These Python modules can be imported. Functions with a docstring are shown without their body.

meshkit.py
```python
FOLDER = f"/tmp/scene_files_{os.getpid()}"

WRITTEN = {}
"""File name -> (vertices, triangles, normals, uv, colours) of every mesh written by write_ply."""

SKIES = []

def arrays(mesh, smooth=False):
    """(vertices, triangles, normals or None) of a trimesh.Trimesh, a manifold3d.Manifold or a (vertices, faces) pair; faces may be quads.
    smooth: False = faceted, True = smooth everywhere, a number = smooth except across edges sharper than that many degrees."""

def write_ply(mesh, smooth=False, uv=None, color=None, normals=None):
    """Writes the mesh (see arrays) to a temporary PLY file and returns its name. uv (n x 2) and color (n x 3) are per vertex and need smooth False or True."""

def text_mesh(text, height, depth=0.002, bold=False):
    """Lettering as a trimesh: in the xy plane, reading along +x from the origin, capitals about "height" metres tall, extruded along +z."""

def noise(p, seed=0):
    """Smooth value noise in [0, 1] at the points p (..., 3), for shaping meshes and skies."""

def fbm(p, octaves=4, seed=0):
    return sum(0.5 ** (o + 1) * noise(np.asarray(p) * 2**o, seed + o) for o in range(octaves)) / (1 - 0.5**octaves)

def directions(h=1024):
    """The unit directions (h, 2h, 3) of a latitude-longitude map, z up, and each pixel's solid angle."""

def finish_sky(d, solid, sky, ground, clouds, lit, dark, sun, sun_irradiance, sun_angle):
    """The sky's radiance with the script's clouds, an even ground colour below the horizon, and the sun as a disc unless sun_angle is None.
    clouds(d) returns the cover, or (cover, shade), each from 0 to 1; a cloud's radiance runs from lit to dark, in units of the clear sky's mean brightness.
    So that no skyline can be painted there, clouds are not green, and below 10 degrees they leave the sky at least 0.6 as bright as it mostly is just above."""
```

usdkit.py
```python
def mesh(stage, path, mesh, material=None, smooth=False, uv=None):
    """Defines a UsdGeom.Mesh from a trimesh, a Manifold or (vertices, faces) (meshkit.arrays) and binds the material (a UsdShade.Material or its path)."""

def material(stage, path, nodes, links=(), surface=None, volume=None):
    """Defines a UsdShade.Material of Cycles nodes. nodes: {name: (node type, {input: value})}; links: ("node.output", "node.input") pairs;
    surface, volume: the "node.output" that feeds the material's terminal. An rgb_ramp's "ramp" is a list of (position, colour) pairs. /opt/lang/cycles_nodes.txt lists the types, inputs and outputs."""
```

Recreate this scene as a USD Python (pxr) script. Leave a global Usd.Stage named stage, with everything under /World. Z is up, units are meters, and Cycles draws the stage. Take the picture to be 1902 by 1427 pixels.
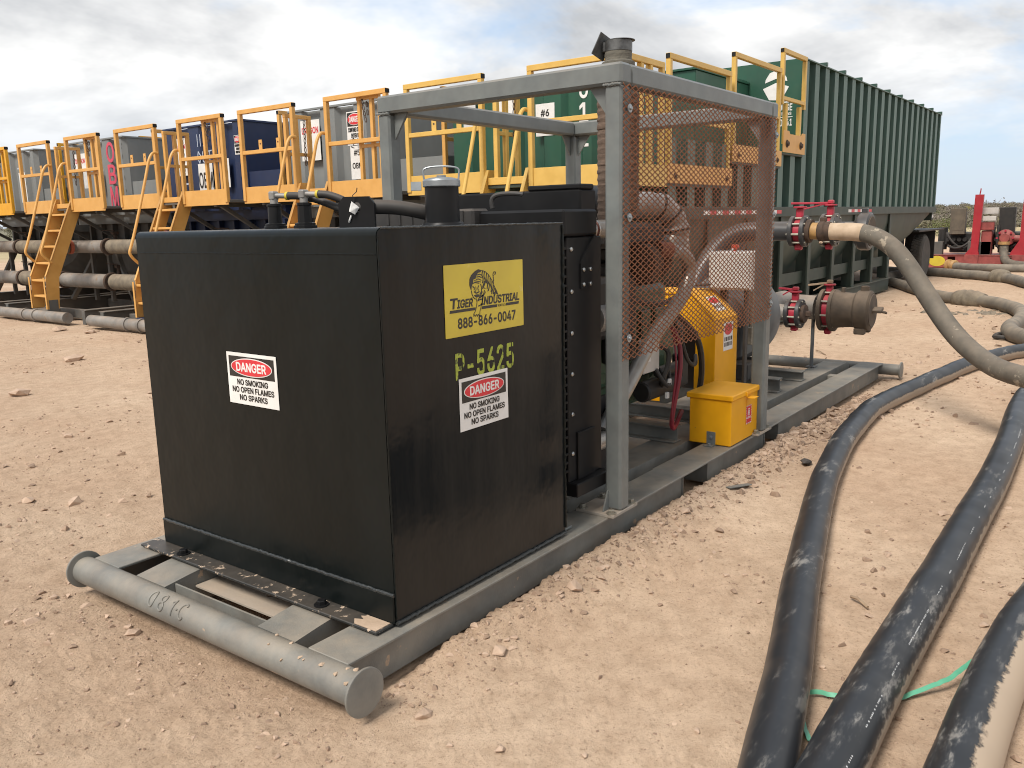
import math, random
import numpy as np
import trimesh
import shapely
from shapely import affinity
from shapely.geometry import Polygon, Point, LineString, box as sbox
from shapely.ops import unary_union
from pxr import Usd, UsdGeom, UsdLux, UsdShade, Gf, Sdf, Vt
import usdkit, meshkit

stage = Usd.Stage.CreateInMemory()
UsdGeom.SetStageUpAxis(stage, 'Z')
UsdGeom.SetStageMetersPerUnit(stage, 1.0)
UsdGeom.Xform.Define(stage, '/World')
UsdGeom.Scope.Define(stage, '/World/Looks')

# ---------------------------------------------------------------- camera, sky, sun, exposure
EYE = np.array([-1.8136, -2.0684, 1.6269])
YAW, PITCH, ROLL = 0.645616, 0.189025, -0.022413
fwd = np.array([math.cos(YAW) * math.cos(PITCH), math.sin(YAW) * math.cos(PITCH), -math.sin(PITCH)])
rgt = np.array([math.sin(YAW), -math.cos(YAW), 0.0])
upv = np.cross(rgt, fwd)
r2 = math.cos(ROLL) * rgt + math.sin(ROLL) * upv
u2 = -math.sin(ROLL) * rgt + math.cos(ROLL) * upv
cam = UsdGeom.Camera.Define(stage, '/World/camera')
M4 = Gf.Matrix4d(*[float(x) for x in (*r2, 0, *u2, 0, *(-fwd), 0, *EYE, 1)])
cam.AddTransformOp().Set(M4)
cam.CreateHorizontalApertureAttr(36.0)
cam.CreateVerticalApertureAttr(27.0)
cam.CreateFocalLengthAttr(29.975)
cam.CreateClippingRangeAttr(Gf.Vec2f(0.05, 20000))
EXPOSURE = 0.86
cam.CreateExposureAttr(EXPOSURE)

SUN_DIR = np.array([-0.72, 0.02, 0.92]); SUN_DIR /= np.linalg.norm(SUN_DIR)
SUN_ELEV = math.asin(SUN_DIR[2]); SUN_ROT = math.atan2(SUN_DIR[0], SUN_DIR[1])
SKY_STRENGTH = 0.10
SUN_INTENSITY = 0.55
SUN_ANGLE = 18.0
sun = UsdLux.DistantLight.Define(stage, '/World/sun')
sun.CreateIntensityAttr(SUN_INTENSITY); sun.CreateAngleAttr(SUN_ANGLE); sun.CreateNormalizeAttr(True)
sun.CreateColorAttr(Gf.Vec3f(1.0, 0.95, 0.88))
_z = Gf.Vec3d(*map(float, SUN_DIR)); _x = Gf.Cross(Gf.Vec3d(0, 0, 1), _z).GetNormalized(); _y = Gf.Cross(_z, _x)
sun.AddTransformOp().Set(Gf.Matrix4d(*_x, 0, *_y, 0, *_z, 0, 0, 0, 50, 1))

dome = UsdLux.DomeLight.Define(stage, '/World/sky')
dome.CreateIntensityAttr(1.0)
CLOUD_LIT, CLOUD_DARK = (5.9, 5.9, 5.85), (3.2, 3.3, 3.45)
usdkit.material(stage, '/World/Looks/sky', {
    'tc': ('texture_coordinate', {}),
    'sep': ('separate_xyz', {}),
    'zz': ('math', {'math_type': 'maximum', 'value2': 0.0}),
    'za': ('math', {'math_type': 'add', 'value2': 0.30}),
    'dx': ('math', {'math_type': 'divide'}),
    'dy': ('math', {'math_type': 'divide'}),
    'cv': ('combine_xyz', {'z': 3.7}),
    'mp': ('mapping', {'mapping_type': 'point', 'location': (-12.6, 4.3, 1.0), 'rotation': (0, 0, 0.7), 'scale': (1.0, 1.0, 1.0)}),
    'n1': ('noise_texture', {'scale': 0.95, 'detail': 7.0, 'roughness': 0.56, 'distortion': 0.25}),
    'r1': ('rgb_ramp', {'ramp': [(0.0, (0, 0, 0)), (0.38, (0, 0, 0)), (0.49, (1, 1, 1)), (1.0, (1, 1, 1))]}),
    'n2': ('noise_texture', {'scale': 1.5, 'detail': 8.0, 'roughness': 0.55, 'distortion': 0.2}),
    'mp2': ('mapping', {'mapping_type': 'point', 'location': (0.3, -8.2, 2.0), 'scale': (1.0, 1.0, 1.0)}),
    'r2': ('rgb_ramp', {'ramp': [(0.0, CLOUD_LIT), (0.42, CLOUD_LIT), (0.60, CLOUD_DARK), (1.0, CLOUD_DARK)]}),
    'sky': ('sky_texture', {'sky_type': 'single_scattering', 'sun_disc': False, 'sun_elevation': SUN_ELEV, 'sun_rotation': SUN_ROT, 'altitude': 900.0, 'aerosol_density': 1.6}),
    'lift': ('mix_color', {'blend_type': 'mix', 'fac': 0.65, 'b': (2.8, 3.8, 5.1), 'use_clamp': False}),
    'hz': ('map_range', {'from_min': 0.0, 'from_max': 0.16, 'to_min': 0.8, 'to_max': 0.0, 'clamp': True}),
    'hcol': ('mix_color', {'blend_type': 'mix', 'b': (3.9, 4.3, 4.8), 'use_clamp': False}),
    'mx': ('mix_color', {'blend_type': 'mix', 'use_clamp': False}),
    'bg': ('background_shader', {'strength': SKY_STRENGTH}),
}, [('tc.generated', 'sep.vector'), ('sep.z', 'zz.value1'), ('zz.value', 'za.value1'),
    ('sep.x', 'dx.value1'), ('za.value', 'dx.value2'), ('sep.y', 'dy.value1'), ('za.value', 'dy.value2'),
    ('dx.value', 'cv.x'), ('dy.value', 'cv.y'), ('cv.vector', 'mp.vector'), ('mp.vector', 'n1.vector'),
    ('n1.fac', 'r1.fac'), ('cv.vector', 'mp2.vector'), ('mp2.vector', 'n2.vector'), ('n2.fac', 'r2.fac'),
    ('sky.color', 'lift.a'), ('lift.result', 'mx.a'), ('r2.color', 'mx.b'), ('r1.color', 'mx.fac'),
    ('mx.result', 'hcol.a'), ('sep.z', 'hz.value'), ('hz.result', 'hcol.fac'), ('hcol.result', 'bg.color')],
    surface='bg.background')
UsdShade.MaterialBindingAPI.Apply(dome.GetPrim()).Bind(UsdShade.Material.Get(stage, '/World/Looks/sky'))
dome.GetPrim().SetCustomDataByKey('kind', 'structure')

# ---------------------------------------------------------------- helpers
class MB:
    def __init__(s): s.v, s.f, s.n = [], [], 0
    def add(s, v, f):
        v = np.asarray(v, float).reshape(-1, 3); f = np.asarray(f, int)
        if f.shape[1] == 4: f = np.vstack([f[:, [0, 1, 2]], f[:, [0, 2, 3]]])
        s.v.append(v); s.f.append(f + s.n); s.n += len(v); return s
    def mesh(s): return np.vstack(s.v), np.vstack(s.f)
    def tm(s, t, o=(0, 0, 0), u=(1, 0, 0), v=(0, 1, 0)):
        u, v, o = (np.asarray(a, float) for a in (u, v, o)); n = np.cross(u, v)
        P = np.asarray(t.vertices); return s.add(o + P[:, :1] * u + P[:, 1:2] * v + P[:, 2:3] * n, t.faces)
    def box(s, c, d, ch=0.004, X=(1, 0, 0), Y=(0, 1, 0)):
        X = np.asarray(X, float); Y = np.asarray(Y, float); X = X / np.linalg.norm(X)
        Z = np.cross(X, Y); Z = Z / np.linalg.norm(Z); Y = np.cross(Z, X)
        h = np.asarray(d, float) / 2; ch = min(ch, 0.45 * h.min() * 2 / 2)
        if ch <= 0:
            V, F = BOXV * h, BOXF
        else:
            V = CHS * h - CHM * ch; F = CHF
        return s.add(np.asarray(c, float) + V @ np.array([X, Y, Z]), F)
    def bb(s, lo, hi, ch=0.004):
        lo, hi = np.asarray(lo, float), np.asarray(hi, float)
        return s.box((lo + hi) / 2, hi - lo, ch)
    def beam(s, a, b, w, h, up=(0, 0, 1), ch=0.004):
        a, b = np.asarray(a, float), np.asarray(b, float); d = b - a; L = np.linalg.norm(d); d = d / L
        y = np.cross(np.asarray(up, float), d)
        if np.linalg.norm(y) < 1e-6: y = np.cross((1, 0, 0), d)
        y /= np.linalg.norm(y)
        return s.box((a + b) / 2, (L, w, h), ch, X=d, Y=y)
    def lathe(s, prof, o, axis=(0, 0, 1), n=24):
        ax = np.asarray(axis, float); ax = ax / np.linalg.norm(ax)
        a = np.cross(ax, (0, 0, 1) if abs(ax[2]) < .9 else (1, 0, 0)); a /= np.linalg.norm(a); b = np.cross(ax, a)
        t = np.arange(n) * 2 * np.pi / n; C = np.cos(t)[:, None] * a + np.sin(t)[:, None] * b
        o = np.asarray(o, float)
        V = [o + C * r + ax * h for r, h in prof]; F = []; m = len(prof)
        i = np.arange(n); j = (i + 1) % n
        for k in range(m - 1):
            F.append(np.stack([k * n + i, k * n + j, (k + 1) * n + j, (k + 1) * n + i], 1))
        V = np.vstack(V); F = np.vstack(F); F = np.vstack([F[:, [0, 1, 2]], F[:, [0, 2, 3]]])
        caps = []
        for k, flip in ((0, 1), (m - 1, 0)):
            if prof[k][0] > 1e-6:
                V = np.vstack([V, o + ax * prof[k][1]]); c = len(V) - 1
                q = np.stack([np.full(n, c), k * n + i, k * n + j], 1); caps.append(q[:, ::-1] if flip else q)
        return s.add(V, np.vstack([F] + caps))
    def cyl(s, a, b, r, n=20, r2=None, ch=0.0):
        a, b = np.asarray(a, float), np.asarray(b, float); L = np.linalg.norm(b - a); r2 = r if r2 is None else r2
        pr = [(r, 0), (r2, L)] if ch <= 0 else [(r - ch, 0), (r, ch), (r2, L - ch), (r2 - ch, L)]
        return s.lathe(pr, a, b - a, n)
    def tube(s, pts, r, n=12, cap=True):
        p = np.asarray(pts, float); m = len(p); r = np.broadcast_to(r, (m,))
        t = np.gradient(p, axis=0); t /= np.linalg.norm(t, axis=1, keepdims=True) + 1e-12
        a = np.cross(t[0], (0, 0, 1) if abs(t[0][2]) < .9 else (1, 0, 0)); a /= np.linalg.norm(a)
        A = [a]
        for k in range(1, m):
            a = A[-1] - t[k] * np.dot(A[-1], t[k]); a /= np.linalg.norm(a) + 1e-12; A.append(a)
        A = np.array(A); B = np.cross(t, A); th = np.arange(n) * 2 * np.pi / n
        V = (p[:, None] + r[:, None, None] * (np.cos(th)[None, :, None] * A[:, None] + np.sin(th)[None, :, None] * B[:, None])).reshape(-1, 3)
        k, i = np.meshgrid(np.arange(m - 1), np.arange(n), indexing='ij'); j = (i + 1) % n
        F = np.stack([k * n + i, k * n + j, (k + 1) * n + j, (k + 1) * n + i], -1).reshape(-1, 4)
        F = np.vstack([F[:, [0, 1, 2]], F[:, [0, 2, 3]]])
        if cap:
            i = np.arange(n); j = (i + 1) % n
            V = np.vstack([V, p[0], p[-1]])
            F = np.vstack([F, np.stack([np.full(n, m * n), j, i], 1), np.stack([np.full(n, m * n + 1), (m - 1) * n + i, (m - 1) * n + j], 1)])
        return s.add(V, F)
    def poly(s, P, depth, o=(0, 0, 0), u=(1, 0, 0), v=(0, 1, 0)):
        P = P if hasattr(P, 'geom_type') else Polygon(P)
        for g in getattr(P, 'geoms', [P]):
            if g.is_empty or g.geom_type != 'Polygon' or g.area < 1e-9: continue
            s.tm(trimesh.creation.extrude_polygon(g, depth, engine='earcut'), o, u, v)
        return s
    def hexbolt(s, c, axis, r=0.016, h=0.014, washer=True):
        if washer: s.lathe([(r * 1.55, 0), (r * 1.55, h * .25)], c, axis, 16)
        ax = np.asarray(axis, float); ax = ax / np.linalg.norm(ax)
        s.lathe([(r, h * .25), (r, h * .95), (r * .85, h * 1.1)], c, axis, 6)
        return s

BOXV = np.array([[x, y, z] for x in (-1, 1) for y in (-1, 1) for z in (-1, 1)], float)
BOXF = np.array(trimesh.convex.convex_hull(BOXV).faces)
_bh = trimesh.convex.convex_hull(BOXV); BOXV, BOXF = np.array(_bh.vertices), np.array(_bh.faces)
_p = []
for sx in (-1, 1):
    for sy in (-1, 1):
        for sz in (-1, 1):
            for k in range(3):
                m = np.array([1., 1., 1.]); m[k] = 0
                _p.append(np.array([sx, sy, sz]) - 0.2 * m * np.array([sx, sy, sz]))
_ch = trimesh.convex.convex_hull(np.array(_p))
CHS = np.sign(_ch.vertices); CHM = np.where(np.abs(np.abs(_ch.vertices) - 1) < 1e-6, 0, 1) * CHS; CHF = np.array(_ch.faces)

_count = {}
def numbered(parent, name):
    k = (parent, name); n = _count.get(k, 0); _count[k] = n + 1
    return f'{parent}/{name}' if n == 0 else f'{parent}/{name}_{n:03d}'
def keys(p, label=None, cat=None, group=None, kind=None):
    for k, v in (('label', label), ('category', cat), ('group', group), ('kind', kind)):
        if v: p.SetCustomDataByKey(k, v)
def thing(name, label, cat, group=None, loc=(0, 0, 0), rotz=0.0):
    x = UsdGeom.Xform.Define(stage, numbered('/World', name))
    x.AddTranslateOp().Set(Gf.Vec3d(*map(float, loc))); x.AddRotateZOp().Set(float(math.degrees(rotz)))
    keys(x.GetPrim(), label, cat, group); return str(x.GetPath())
def bindm(prim, m): UsdShade.MaterialBindingAPI.Apply(prim).Bind(UsdShade.Material.Get(stage, '/World/Looks/' + m))
def part(parent, name, mesh, m, label=None, smooth=32, kind=None, org=None):
    mesh = mesh.mesh() if isinstance(mesh, MB) else mesh
    if org is not None: mesh = (np.asarray(mesh[0]) - np.asarray(org, float), mesh[1])
    path = numbered(parent, name)
    q = usdkit.mesh(stage, path, mesh, '/World/Looks/' + m, smooth=smooth)
    keys(q.GetPrim(), label, kind=kind); return path
def single(name, mesh, m, label, cat, group=None, smooth=32, kind=None):
    path = part('/World', name, mesh, m, label, smooth, kind); keys(stage.GetPrimAtPath(path), None, cat, group); return path
def struct(name, mesh, m, smooth=False, kind='structure', label=None):
    path = part('/World', name, mesh, m, label, smooth); keys(stage.GetPrimAtPath(path), None, None, None, kind); return path
def copy_of(src, name, label, loc, rotz=0.0, group=None, cat=None):
    x = UsdGeom.Xform.Define(stage, numbered('/World', name))
    x.GetPrim().GetReferences().AddInternalReference(Sdf.Path(src)); x.GetPrim().SetInstanceable(True)
    ops = {o.GetOpName(): o for o in x.GetOrderedXformOps()}
    x.ClearXformOpOrder(); x.AddTranslateOp().Set(Gf.Vec3d(*map(float, loc))); x.AddRotateZOp().Set(float(math.degrees(rotz)))
    keys(x.GetPrim(), label, cat, group); return str(x.GetPath())

def spline(pts, n=60):
    p = np.asarray(pts, float); d = np.r_[0, np.cumsum(np.linalg.norm(np.diff(p, axis=0), axis=1) ** .5)]
    from scipy.interpolate import CubicSpline
    cs = CubicSpline(d, p, bc_type='natural'); return cs(np.linspace(0, d[-1], n))
def arc_pts(c, r, a0, a1, u, v, n=8):
    c, u, v = (np.asarray(q, float) for q in (c, u, v)); t = np.linspace(a0, a1, n)[:, None]
    return c + r * (np.cos(t) * u + np.sin(t) * v)

_tc = {}
def tshape(text, bold=True):
    k = (text, bold)
    if k not in _tc:
        t = meshkit.text_mesh(text, 1.0, 0.1, bold); V = np.asarray(t.vertices); F = np.asarray(t.faces)
        top = (V[F][:, :, 2] > 0.05).all(1); P = V[F[top]][:, :, :2]
        polys = [Polygon(q) for q in P]
        g = unary_union([q.buffer(1e-4) for q in polys if q.area > 1e-10])
        x0, y0, x1, y1 = g.bounds; _tc[k] = affinity.translate(g, -x0, 0)
    return _tc[k]
def text2d(text, x, y, h, width=None, align='c', bold=True, shear=0.0):
    """lettering as a plane shape: capitals h tall, baseline y, fitted to width, x is the centre or the left end"""
    g = tshape(text, bold); x0, y0, x1, y1 = g.bounds
    sx = h if width is None else width / (x1 - x0)
    g = affinity.scale(g, sx, h, origin=(0, 0))
    if shear: g = affinity.skew(g, xs=shear, origin=(0, 0))
    w = g.bounds[2] - g.bounds[0]
    return affinity.translate(g, x - (w / 2 if align == 'c' else 0) , y)
def stroke(pts, w): return LineString(pts).buffer(w / 2, cap_style=2, join_style=1)

# ---------------------------------------------------------------- materials
def M(name, c, c2=None, rough=.5, metal=0.0, scale=6.0, dust=0.0, dustc=(.40, .29, .20), film=0.0, streak=1.0, bump=0.0, bscale=90.0,
      chip=0.0, chipc=(.10, .05, .03), spec=.5, lo=.35, hi=.65, chipscale=22.0, rough2=None, face=None):
    c2 = c2 or tuple(x * .72 for x in c)
    N = {'g': ('geometry', {}), 'mp': ('mapping', {'mapping_type': 'point', 'scale': (1, 1, streak)}),
         'n1': ('noise_texture', {'scale': scale, 'detail': 5.0, 'roughness': .6}),
         'r1': ('rgb_ramp', {'ramp': [(0, c2), (lo, c2), (hi, c), (1, c)]}),
         'p': ('principled_bsdf', {'roughness': rough, 'metallic': metal, 'specular_ior_level': spec})}
    L = [('g.position', 'mp.vector'), ('mp.vector', 'n1.vector'), ('n1.fac', 'r1.fac')]
    out = 'r1.color'
    if chip > 0:
        N['nc'] = ('noise_texture', {'scale': chipscale, 'detail': 6.0, 'roughness': .65})
        N['rc'] = ('rgb_ramp', {'ramp': [(0, (0, 0, 0)), (.70 - chip, (0, 0, 0)), (.74 - chip, (1, 1, 1)), (1, (1, 1, 1))]})
        N['mc'] = ('mix_color', {'blend_type': 'mix', 'b': chipc})
        L += [('g.position', 'nc.vector'), ('nc.fac', 'rc.fac'), ('rc.color', 'mc.fac'), (out, 'mc.a')]; out = 'mc.result'
    if face is not None:                                # sky sheen and sun fading painted into the colour: outward faces paler than folds
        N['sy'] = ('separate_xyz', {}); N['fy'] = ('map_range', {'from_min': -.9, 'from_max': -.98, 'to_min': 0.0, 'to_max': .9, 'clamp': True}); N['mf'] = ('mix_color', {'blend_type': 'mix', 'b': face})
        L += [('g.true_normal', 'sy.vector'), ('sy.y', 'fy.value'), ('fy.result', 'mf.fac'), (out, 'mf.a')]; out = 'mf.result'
    if dust > 0 or film > 0:
        N['sn'] = ('separate_xyz', {})
        N['up'] = ('map_range', {'from_min': .25, 'from_max': .95, 'to_min': film, 'to_max': max(dust, film), 'clamp': True})
        N['n2'] = ('noise_texture', {'scale': 5.0, 'detail': 7.0, 'roughness': .62})
        N['r2'] = ('rgb_ramp', {'ramp': [(0, (.25, .25, .25)), (.36, (.35, .35, .35)), (.62, (1, 1, 1)), (1, (1, 1, 1))]})
        N['mm'] = ('math', {'math_type': 'multiply', 'use_clamp': True})
        N['md'] = ('mix_color', {'blend_type': 'mix', 'b': dustc})
        L += [('g.normal', 'sn.vector'), ('sn.z', 'up.value'), ('g.position', 'n2.vector'), ('n2.fac', 'r2.fac'), ('up.result', 'mm.value1'),
              ('r2.color', 'mm.value2'), ('mm.value', 'md.fac'), (out, 'md.a')]; out = 'md.result'
    if rough2 is not None:
        N['rr'] = ('map_range', {'from_min': .35, 'from_max': .65, 'to_min': rough2, 'to_max': rough, 'clamp': True})
        L += [('n1.fac', 'rr.value'), ('rr.result', 'p.roughness')]
    if bump > 0:
        N['nb'] = ('noise_texture', {'scale': bscale, 'detail': 4.0, 'roughness': .6})
        N['b'] = ('bump', {'strength': 1.0, 'distance': bump})
        L += [('g.position', 'nb.vector'), ('nb.fac', 'b.height'), ('b.normal', 'p.normal')]
    usdkit.material(stage, '/World/Looks/' + name, N, L + [(out, 'p.base_color')], surface='p.BSDF')

M('frame_grey', (.155, .172, .166), (.118, .131, .130), rough=.42, scale=7, dust=.35, film=.06, bump=.0006, bscale=220)
M('skid_grey', (.165, .174, .164), (.100, .108, .106), rough=.5, scale=6, dust=.55, film=.22, dustc=(.38, .305, .225), bump=.0012, bscale=120, chip=.05, chipc=(.36, .26, .18), chipscale=9)
M('dusty_plate', (.40, .34, .27), (.30, .27, .23), rough=.8, scale=4, dust=.5, bump=.001)
M('tank_black', (.0040, .0058, .0058), (.0066, .0084, .0080), spec=.20, rough=.20, scale=2.2, streak=.35, film=.004, dustc=(.30, .26, .20), bump=.009, bscale=2.2, rough2=.40)
M('tank_black_wiped', (.0036, .0046, .0054), (.0105, .0112, .0110), spec=.22, rough=.16, bump=.007, bscale=2.6, scale=7, streak=.10, film=.008, dustc=(.28, .25, .2), rough2=.30, lo=.30, hi=.70)
M('tank_angle', (.016, .018, .018), (.028, .029, .028), rough=.40, scale=30, dust=.10, film=.01, dustc=(.50, .37, .26), chip=.115, chipc=(.50, .38, .28), chipscale=26)
M('weld_bead', (.035, .037, .036), (.02, .021, .02), rough=.28, scale=90, bump=.002, bscale=120)
M('mud_tan', (.47, .345, .245), (.40, .29, .20), rough=.9, scale=20, bump=.002, bscale=60)
M('black_paint', (.0065, .0065, .007), (.010, .010, .0105), rough=.40, scale=8, film=.006, spec=.22)
M('black_rubber', (.016, .016, .017), (.026, .025, .024), rough=.6, scale=14, dust=.18, film=.03)
M('steel_bright', (.62, .62, .60), (.45, .45, .44), rough=.30, metal=1.0, scale=30)
M('bolt_grey', (.36, .34, .28), (.25, .23, .19), rough=.5, metal=.6, scale=40, dust=.3)
M('galvanised', (.34, .36, .37), (.25, .27, .28), rough=.4, metal=.7, scale=14)
M('sign_white', (.78, .77, .75), (.70, .69, .66), rough=.45, scale=9, film=.08, dust=.2, chip=.02, chipc=(.55, .52, .47), chipscale=30)
M('sign_grey', (.60, .60, .59), (.50, .50, .49), rough=.6, scale=12)
M('sign_black', (.016, .014, .012), (.022, .02, .018), rough=.4)
M('sign_red', (.62, .035, .045), (.55, .03, .04), rough=.4)
M('sign_yellow', (.60, .47, .045), (.52, .40, .04), rough=.35, scale=4, film=.05, chip=.02, chipc=(.62, .50, .12), chipscale=8)
M('stencil_yellow', (.40, .46, .05), (.26, .30, .04), rough=.6, scale=30, chip=.13, chipc=(.08, .09, .03), chipscale=30)
M('stencil_pink', (.60, .075, .12), (.50, .06, .1), rough=.6)
M('chalk_white', (.55, .60, .68), (.3, .34, .42), rough=.8, scale=60)
M('rail_orange', (.66, .355, .092), (.58, .30, .072), rough=.48, scale=5, dust=.18, film=.05, chip=.02, chipc=(.20, .10, .05), chipscale=34)
M('rail_yellow', (.66, .42, .10), (.58, .36, .08), rough=.45, scale=5, dust=.15, film=.04, chip=.015, chipc=(.22, .13, .05), chipscale=34)
M('rail_amber', (.72, .36, .012), (.62, .29, .01), rough=.45, scale=5, dust=.12, film=.03)
M('box_yellow', (.82, .385, .008), (.76, .35, .007), spec=.3, rough=.40, scale=6, dust=.16, film=.008, chip=.008, chipc=(.09, .07, .05), bump=.0003, bscale=150)
M('rust_mesh', (.27, .098, .040), (.15, .055, .024), rough=.85, scale=26)
M('rust_dark', (.085, .050, .032), (.050, .034, .025), rough=.85, scale=18, bump=.002, bscale=70)
M('tank_grey', (.20, .215, .215), (.165, .178, .178), rough=.5, scale=2.2, streak=.3, film=.06, dust=.3)
M('tank_blue', (.012, .027, .078), (.010, .021, .062), rough=.45, scale=2.5, streak=.3, film=.02)
M('tank_green', (.014, .085, .050), (.012, .066, .041), rough=.42, scale=2.5, streak=.25, film=.03)
M('belly_grey', (.095, .098, .095), (.06, .063, .06), rough=.65, scale=3, streak=.4, film=.12, dust=.4)
M('belly_green', (.026, .045, .034), (.018, .030, .024), rough=.55, scale=3, streak=.35, film=.05, dust=.3)
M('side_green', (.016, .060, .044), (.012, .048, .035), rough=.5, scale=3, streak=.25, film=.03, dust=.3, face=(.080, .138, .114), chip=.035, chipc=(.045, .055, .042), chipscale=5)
M('valve_red', (.42, .022, .050), (.33, .018, .036), rough=.45, scale=10, dust=.2, film=.03)
M('valve_orange', (.45, .10, .05), (.36, .08, .04), rough=.55, scale=10, dust=.3, film=.1)
M('pipe_charcoal', (.038, .041, .044), (.028, .03, .033), rough=.38, scale=9, dust=.22, film=.03)
M('pipe_grey', (.22, .22, .21), (.115, .115, .11), rough=.55, scale=3.5, dust=.55, film=.22, chip=.08, chipc=(.16, .11, .075), chipscale=6)
M('mud_iron', (.062, .045, .030), (.036, .028, .021), rough=.8, scale=9, film=.15, dust=.35, bump=.002, bscale=60)
M('cream_cuff', (.50, .375, .26), (.40, .29, .19), rough=.75, scale=12, chip=.06, chipc=(.36, .17, .05), chipscale=10, bump=.001)
M('ochre_steel', (.45, .26, .09), (.30, .17, .07), rough=.6, scale=16)
M('hose_grey', (.125, .110, .086), (.075, .069, .056), rough=.75, scale=8, dust=.25, film=.1, chip=.07, chipc=(.33, .28, .21), chipscale=7, bump=.0015, bscale=40)
M('hose_back', (.17, .15, .12), (.075, .07, .062), rough=.8, scale=2.2, dust=.55, film=.15, dustc=(.40, .31, .22))
M('flex_tan', (.21, .175, .125), (.12, .10, .075), rough=.85, scale=7, dust=.3)
M('engine_green', (.018, .070, .038), (.012, .042, .025), rough=.45, scale=9, film=.05, dust=.25)
M('engine_dark', (.011, .011, .011), (.018, .017, .016), rough=.55, scale=12, film=.025, dust=.12)
M('alu_cast', (.36, .35, .33), (.26, .25, .235), rough=.5, metal=.55, scale=12, film=.08)
M('alu_tube', (.34, .32, .29), (.26, .245, .22), rough=.35, metal=.6, scale=7, film=.06)
M('silicone_red', (.20, .060, .038), (.15, .046, .03), rough=.6)
M('cable_red', (.24, .020, .035), (.18, .016, .028), rough=.45)
M('wrap_grey', (.155, .140, .110), (.100, .092, .075), rough=.95, scale=30, streak=6.0, bump=.004, bscale=50)
M('wrap_brown', (.155, .105, .075), (.10, .068, .05), rough=.95, scale=30, streak=6.0, bump=.004, bscale=50)
M('stack_metal', (.17, .17, .165), (.08, .078, .075), rough=.45, metal=.7, scale=18)
M('panel_grey', (.52, .50, .46), (.44, .42, .385), rough=.5, scale=8, film=.08)
M('knob_red', (.62, .06, .03), rough=.4)
M('strap_green', (.13, .43, .27), (.10, .36, .22), rough=.45)
M('pump_grey', (.105, .115, .120), (.078, .085, .09), rough=.5, scale=5, film=.06, dust=.25)
M('red_paint', (.36, .016, .028), (.29, .013, .022), rough=.42, scale=3, dust=.35, film=.05)
M('red_dusty', (.30, .040, .040), (.20, .035, .032), rough=.6, scale=5, dust=.4, film=.12)
M('brown_box', (.105, .085, .060), (.075, .062, .046), rough=.7, scale=5, film=.1)
M('tyre', (.030, .029, .027), (.05, .046, .04), rough=.85, scale=9, dust=.4, film=.16, dustc=(.25, .20, .15))
M('rim_cream', (.50, .46, .38), (.42, .38, .31), rough=.55, scale=8)
M('dry_wood', (.36, .26, .17), (.26, .18, .12), rough=.9, scale=25)
M('clod_dark', (.33, .225, .155), (.24, .165, .115), rough=.95, scale=16, bump=.004, bscale=60)
M('rock', (.50, .365, .265), (.40, .28, .20), rough=.95, scale=16, bump=.004, bscale=60)
M('scrub_olive', (.185, .165, .105), (.145, .13, .085), rough=.9, scale=.6)
M('scrub_green', (.14, .15, .055), (.10, .11, .04), rough=.9, scale=2)
M('scrub_yellow', (.34, .29, .085), (.24, .21, .07), rough=.9, scale=2)
M('twig', (.20, .165, .13), (.15, .125, .1), rough=.9, scale=4)
M('void_dark', (.012, .012, .012), rough=.9)

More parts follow.
